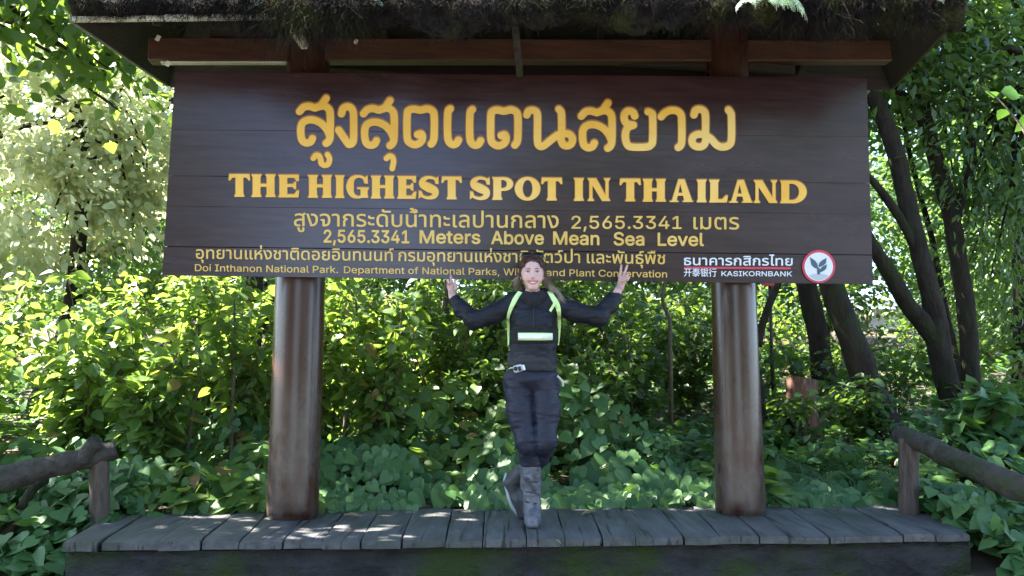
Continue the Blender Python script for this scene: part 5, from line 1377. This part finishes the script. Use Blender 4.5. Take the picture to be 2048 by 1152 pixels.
for a, b, lb in dl:
    m = MB(); p = PZ(a, b, DECKZ + .022); put(m, T_LAN if a != 425 else T_HE, p[None], rdir(1) * [1, .4, .05], np.array([[.1, -.4, 1.0]]), np.array([.13 if a != 1110 else .05])); tag(m.build("fallen_leaf", M['dry'] if a != 425 else M['fern_pale']), lb, "leaf", "leaves lying on the platform")

# ------------------------------------------------------------------ log railings, stump
def railing(lab, rail, rr_, post, pr_, extra=None):
    t = thing("log_railing", lab, "railing", (*post[0][:2], post[0][2]))
    m = MB(); m.tube(rail, np.linspace(rr_[0], rr_[1], len(rail)) * (1 + .10 * np.sin(np.arange(len(rail)) * 1.7) * (np.arange(len(rail)) % 5 == 2)), 28, .16, 9); m.build("rail", M['log'], t, t.location)
    m = MB(); m.tube(post, pr_, 24, .10, 9); m.build("post", M['post'], t, t.location)
    if extra is not None:
        m = MB(); m.tube(extra[0], extra[1], 12, .12, 8); m.build("branch_stub", M['log'], t, t.location)
    return t
railing("weathered log railing ending left of the deck, with a short branch stub", smoothline([P(-330, 1010, 4.5), P(-60, 975, 4.75), P(60, 945, 4.9), P(140, 925, 5.0), P(216, 906, 5.1), P(233, 901, 5.12)], 8), (.085, .056),
        smoothline([P(200, 1060, 5.12), P(199, 1000, 5.1), P(198, 920, 5.08)], 6), .058, (smoothline([P(165, 925, 5.0), P(178, 900, 5.0), P(190, 884, 4.98)], 5), .045))
tl_ = smoothline([P(30, 1050, 5.0), P(60, 985, 5.15), P(90, 960, 5.3)], 6)
m = MB(); m.tube(np.concatenate([P(-10, 1090, 4.95)[None], tl_]), .03, 8, .1, 8); tag(m.build("leaning_branch", M['bark']), "mossy branch leaning under the left log rail", "branch")
railing("weathered log railing on the right with one upright post", smoothline([P(1798, 868, 5.9), P(1840, 885, 5.7), P(1900, 915, 5.4), P(1970, 945, 5.1), P(2048, 978, 4.85), P(2300, 1060, 4.3)], 8), (.062, .085),
        smoothline([P(1818, 1050, 5.8), P(1817, 960, 5.8), P(1818, 878, 5.8)], 6), .068)
st = G(2.85, 7.9); p = P(1605, 830, 7.7); st = np.array([p[0], p[1], float(gz(p[0], p[1]))])
t = thing("tree_stump", "reddish broken stump right of the right pillar", "stump", st)
zt = P(1605, 757, 7.7)[2]
m = MB(); zz = np.linspace(st[2] - .1, zt, 9); m.tube(np.stack([0 * zz + st[0] + .02 * np.sin(zz * 9), 0 * zz + st[1], zz], -1), np.linspace(.17, .135, 9), 22, .16, 7); m.build("bark", noisy("reddish rotten wood", (.05, .022, .012), (.15, .065, .035), 9, (3, 3, .6), .9, .8, .02), t, t.location)
# ------------------------------------------------------------------ things beyond: shelter hut, red and white sign
hp = P(1772, 640, 24.0); hg = float(gz(hp[0], hp[1]))
hut = thing("distant_hut", "small hut with a grey sheet roof far behind the mossy trunks", "hut", (hp[0], hp[1], hg))
zr = P(1772, 612, 24)[2]
m = MB(); m.box((hp[0], hp[1], zr), (2.2, 2.0, .06), Matrix.Rotation(R(12), 3, 'X'), .01); m.build("roof", noisy("grey sheet roof", (.30, .34, .40), (.42, .46, .52), 4, rough=.4), hut, hut.location)
for dx in (-.95, .95):
    for dy in (-.8, .8):
        m = MB(); m.tube([(hp[0] + dx, hp[1] + dy, hg - .1), (hp[0] + dx, hp[1] + dy, zr - .02 + dy * .2)], .06, 8); m.build("post", M['roofwood'], hut, hut.location)
zw = P(1772, 668, 24)[2]
m = MB(); m.box((hp[0] + .1, hp[1] - .5, (hg + max(zw, hg + .7)) / 2), (2.6, .16, max(zw, hg + .7) - hg + .2), bevel=.02); m.build("low_wall", noisy("pale concrete", (.42, .42, .42), (.55, .55, .55), 4), hut, hut.location)
rp = P(1541, 569, 9.0)
rs = thing("notice_board", "small red and white board seen under the sign right of the pillar", "board", (rp[0], rp[1], float(gz(rp[0], rp[1]))))
m = MB(); m.box(rp + [0, 0, .10], (.24, .02, .20), bevel=.004); m.build("panel", M['white'], rs, rs.location)
m = MB(); m.box(rp + [0, -.014, .0], (.22, .006, .035), bevel=.001); m.build("red_stripe", M['red'], rs, rs.location)
m = MB(); m.tube([(rp[0], rp[1] + .03, rs.location[2] - .1), (rp[0], rp[1] + .03, rp[2] + .18)], .02, 8); m.build("post", M['roofwood'], rs, rs.location)

# ------------------------------------------------------------------ plants rooted in the roof moss
def hangfern(px_, py_, L, n, leaf, lb, aim):
    x = P(px_, py_, ef(0))[0]; q = P(px_, py_, ef(x) - .13)
    fern(q, L, n, leaf, lb, "plants hanging from the roof moss", .15, aim)
hangfern(1520, 2, .38, 8, M['fern_pale'], "pale green fern hanging from the roof moss above the right pillar", -1.57)
hangfern(290, -2, .10, 4, M['fern'], "tiny bright fern in the moss near the left roof corner", -1.57)
hangfern(1862, -4, .10, 4, M['fern_pale'], "tiny pale fern in the moss near the right roof corner", -1.57)
for k, (a, b, s, lb) in enumerate(((1252, 19, .035, "little yellow green seedling in the moss above the sign's middle"), (755, 3, .05, "small leaf pair hanging at the roof edge left of the middle"), (505, 8, .05, "dark leaf sprouting from the moss over the left pillar"), (1420, 3, .05, "pale leaves dangling at the roof edge left of the hanging fern"), (1760, 6, .05, "pale leaves dangling at the roof edge right of the hanging fern"))):
    x = P(a, b, ef(0))[0]; q = P(a, b, ef(x) - .06); m = MB(); n = 6 if k == 0 else 4
    aa = rng.uniform(0, 6.28, n); put(m, T_OV, np.repeat(q[None], n, 0), np.stack([np.cos(aa), -.3 + 0 * aa, np.sin(aa) - .3], -1), np.tile([0, -1.0, .5], (n, 1)), np.full(n, s) * rng.uniform(.8, 1.3, n)); tag(m.build("seedling", M['leaf_sun'] if k == 0 else M['fern_pale']), lb, "seedling", "plants hanging from the roof moss")
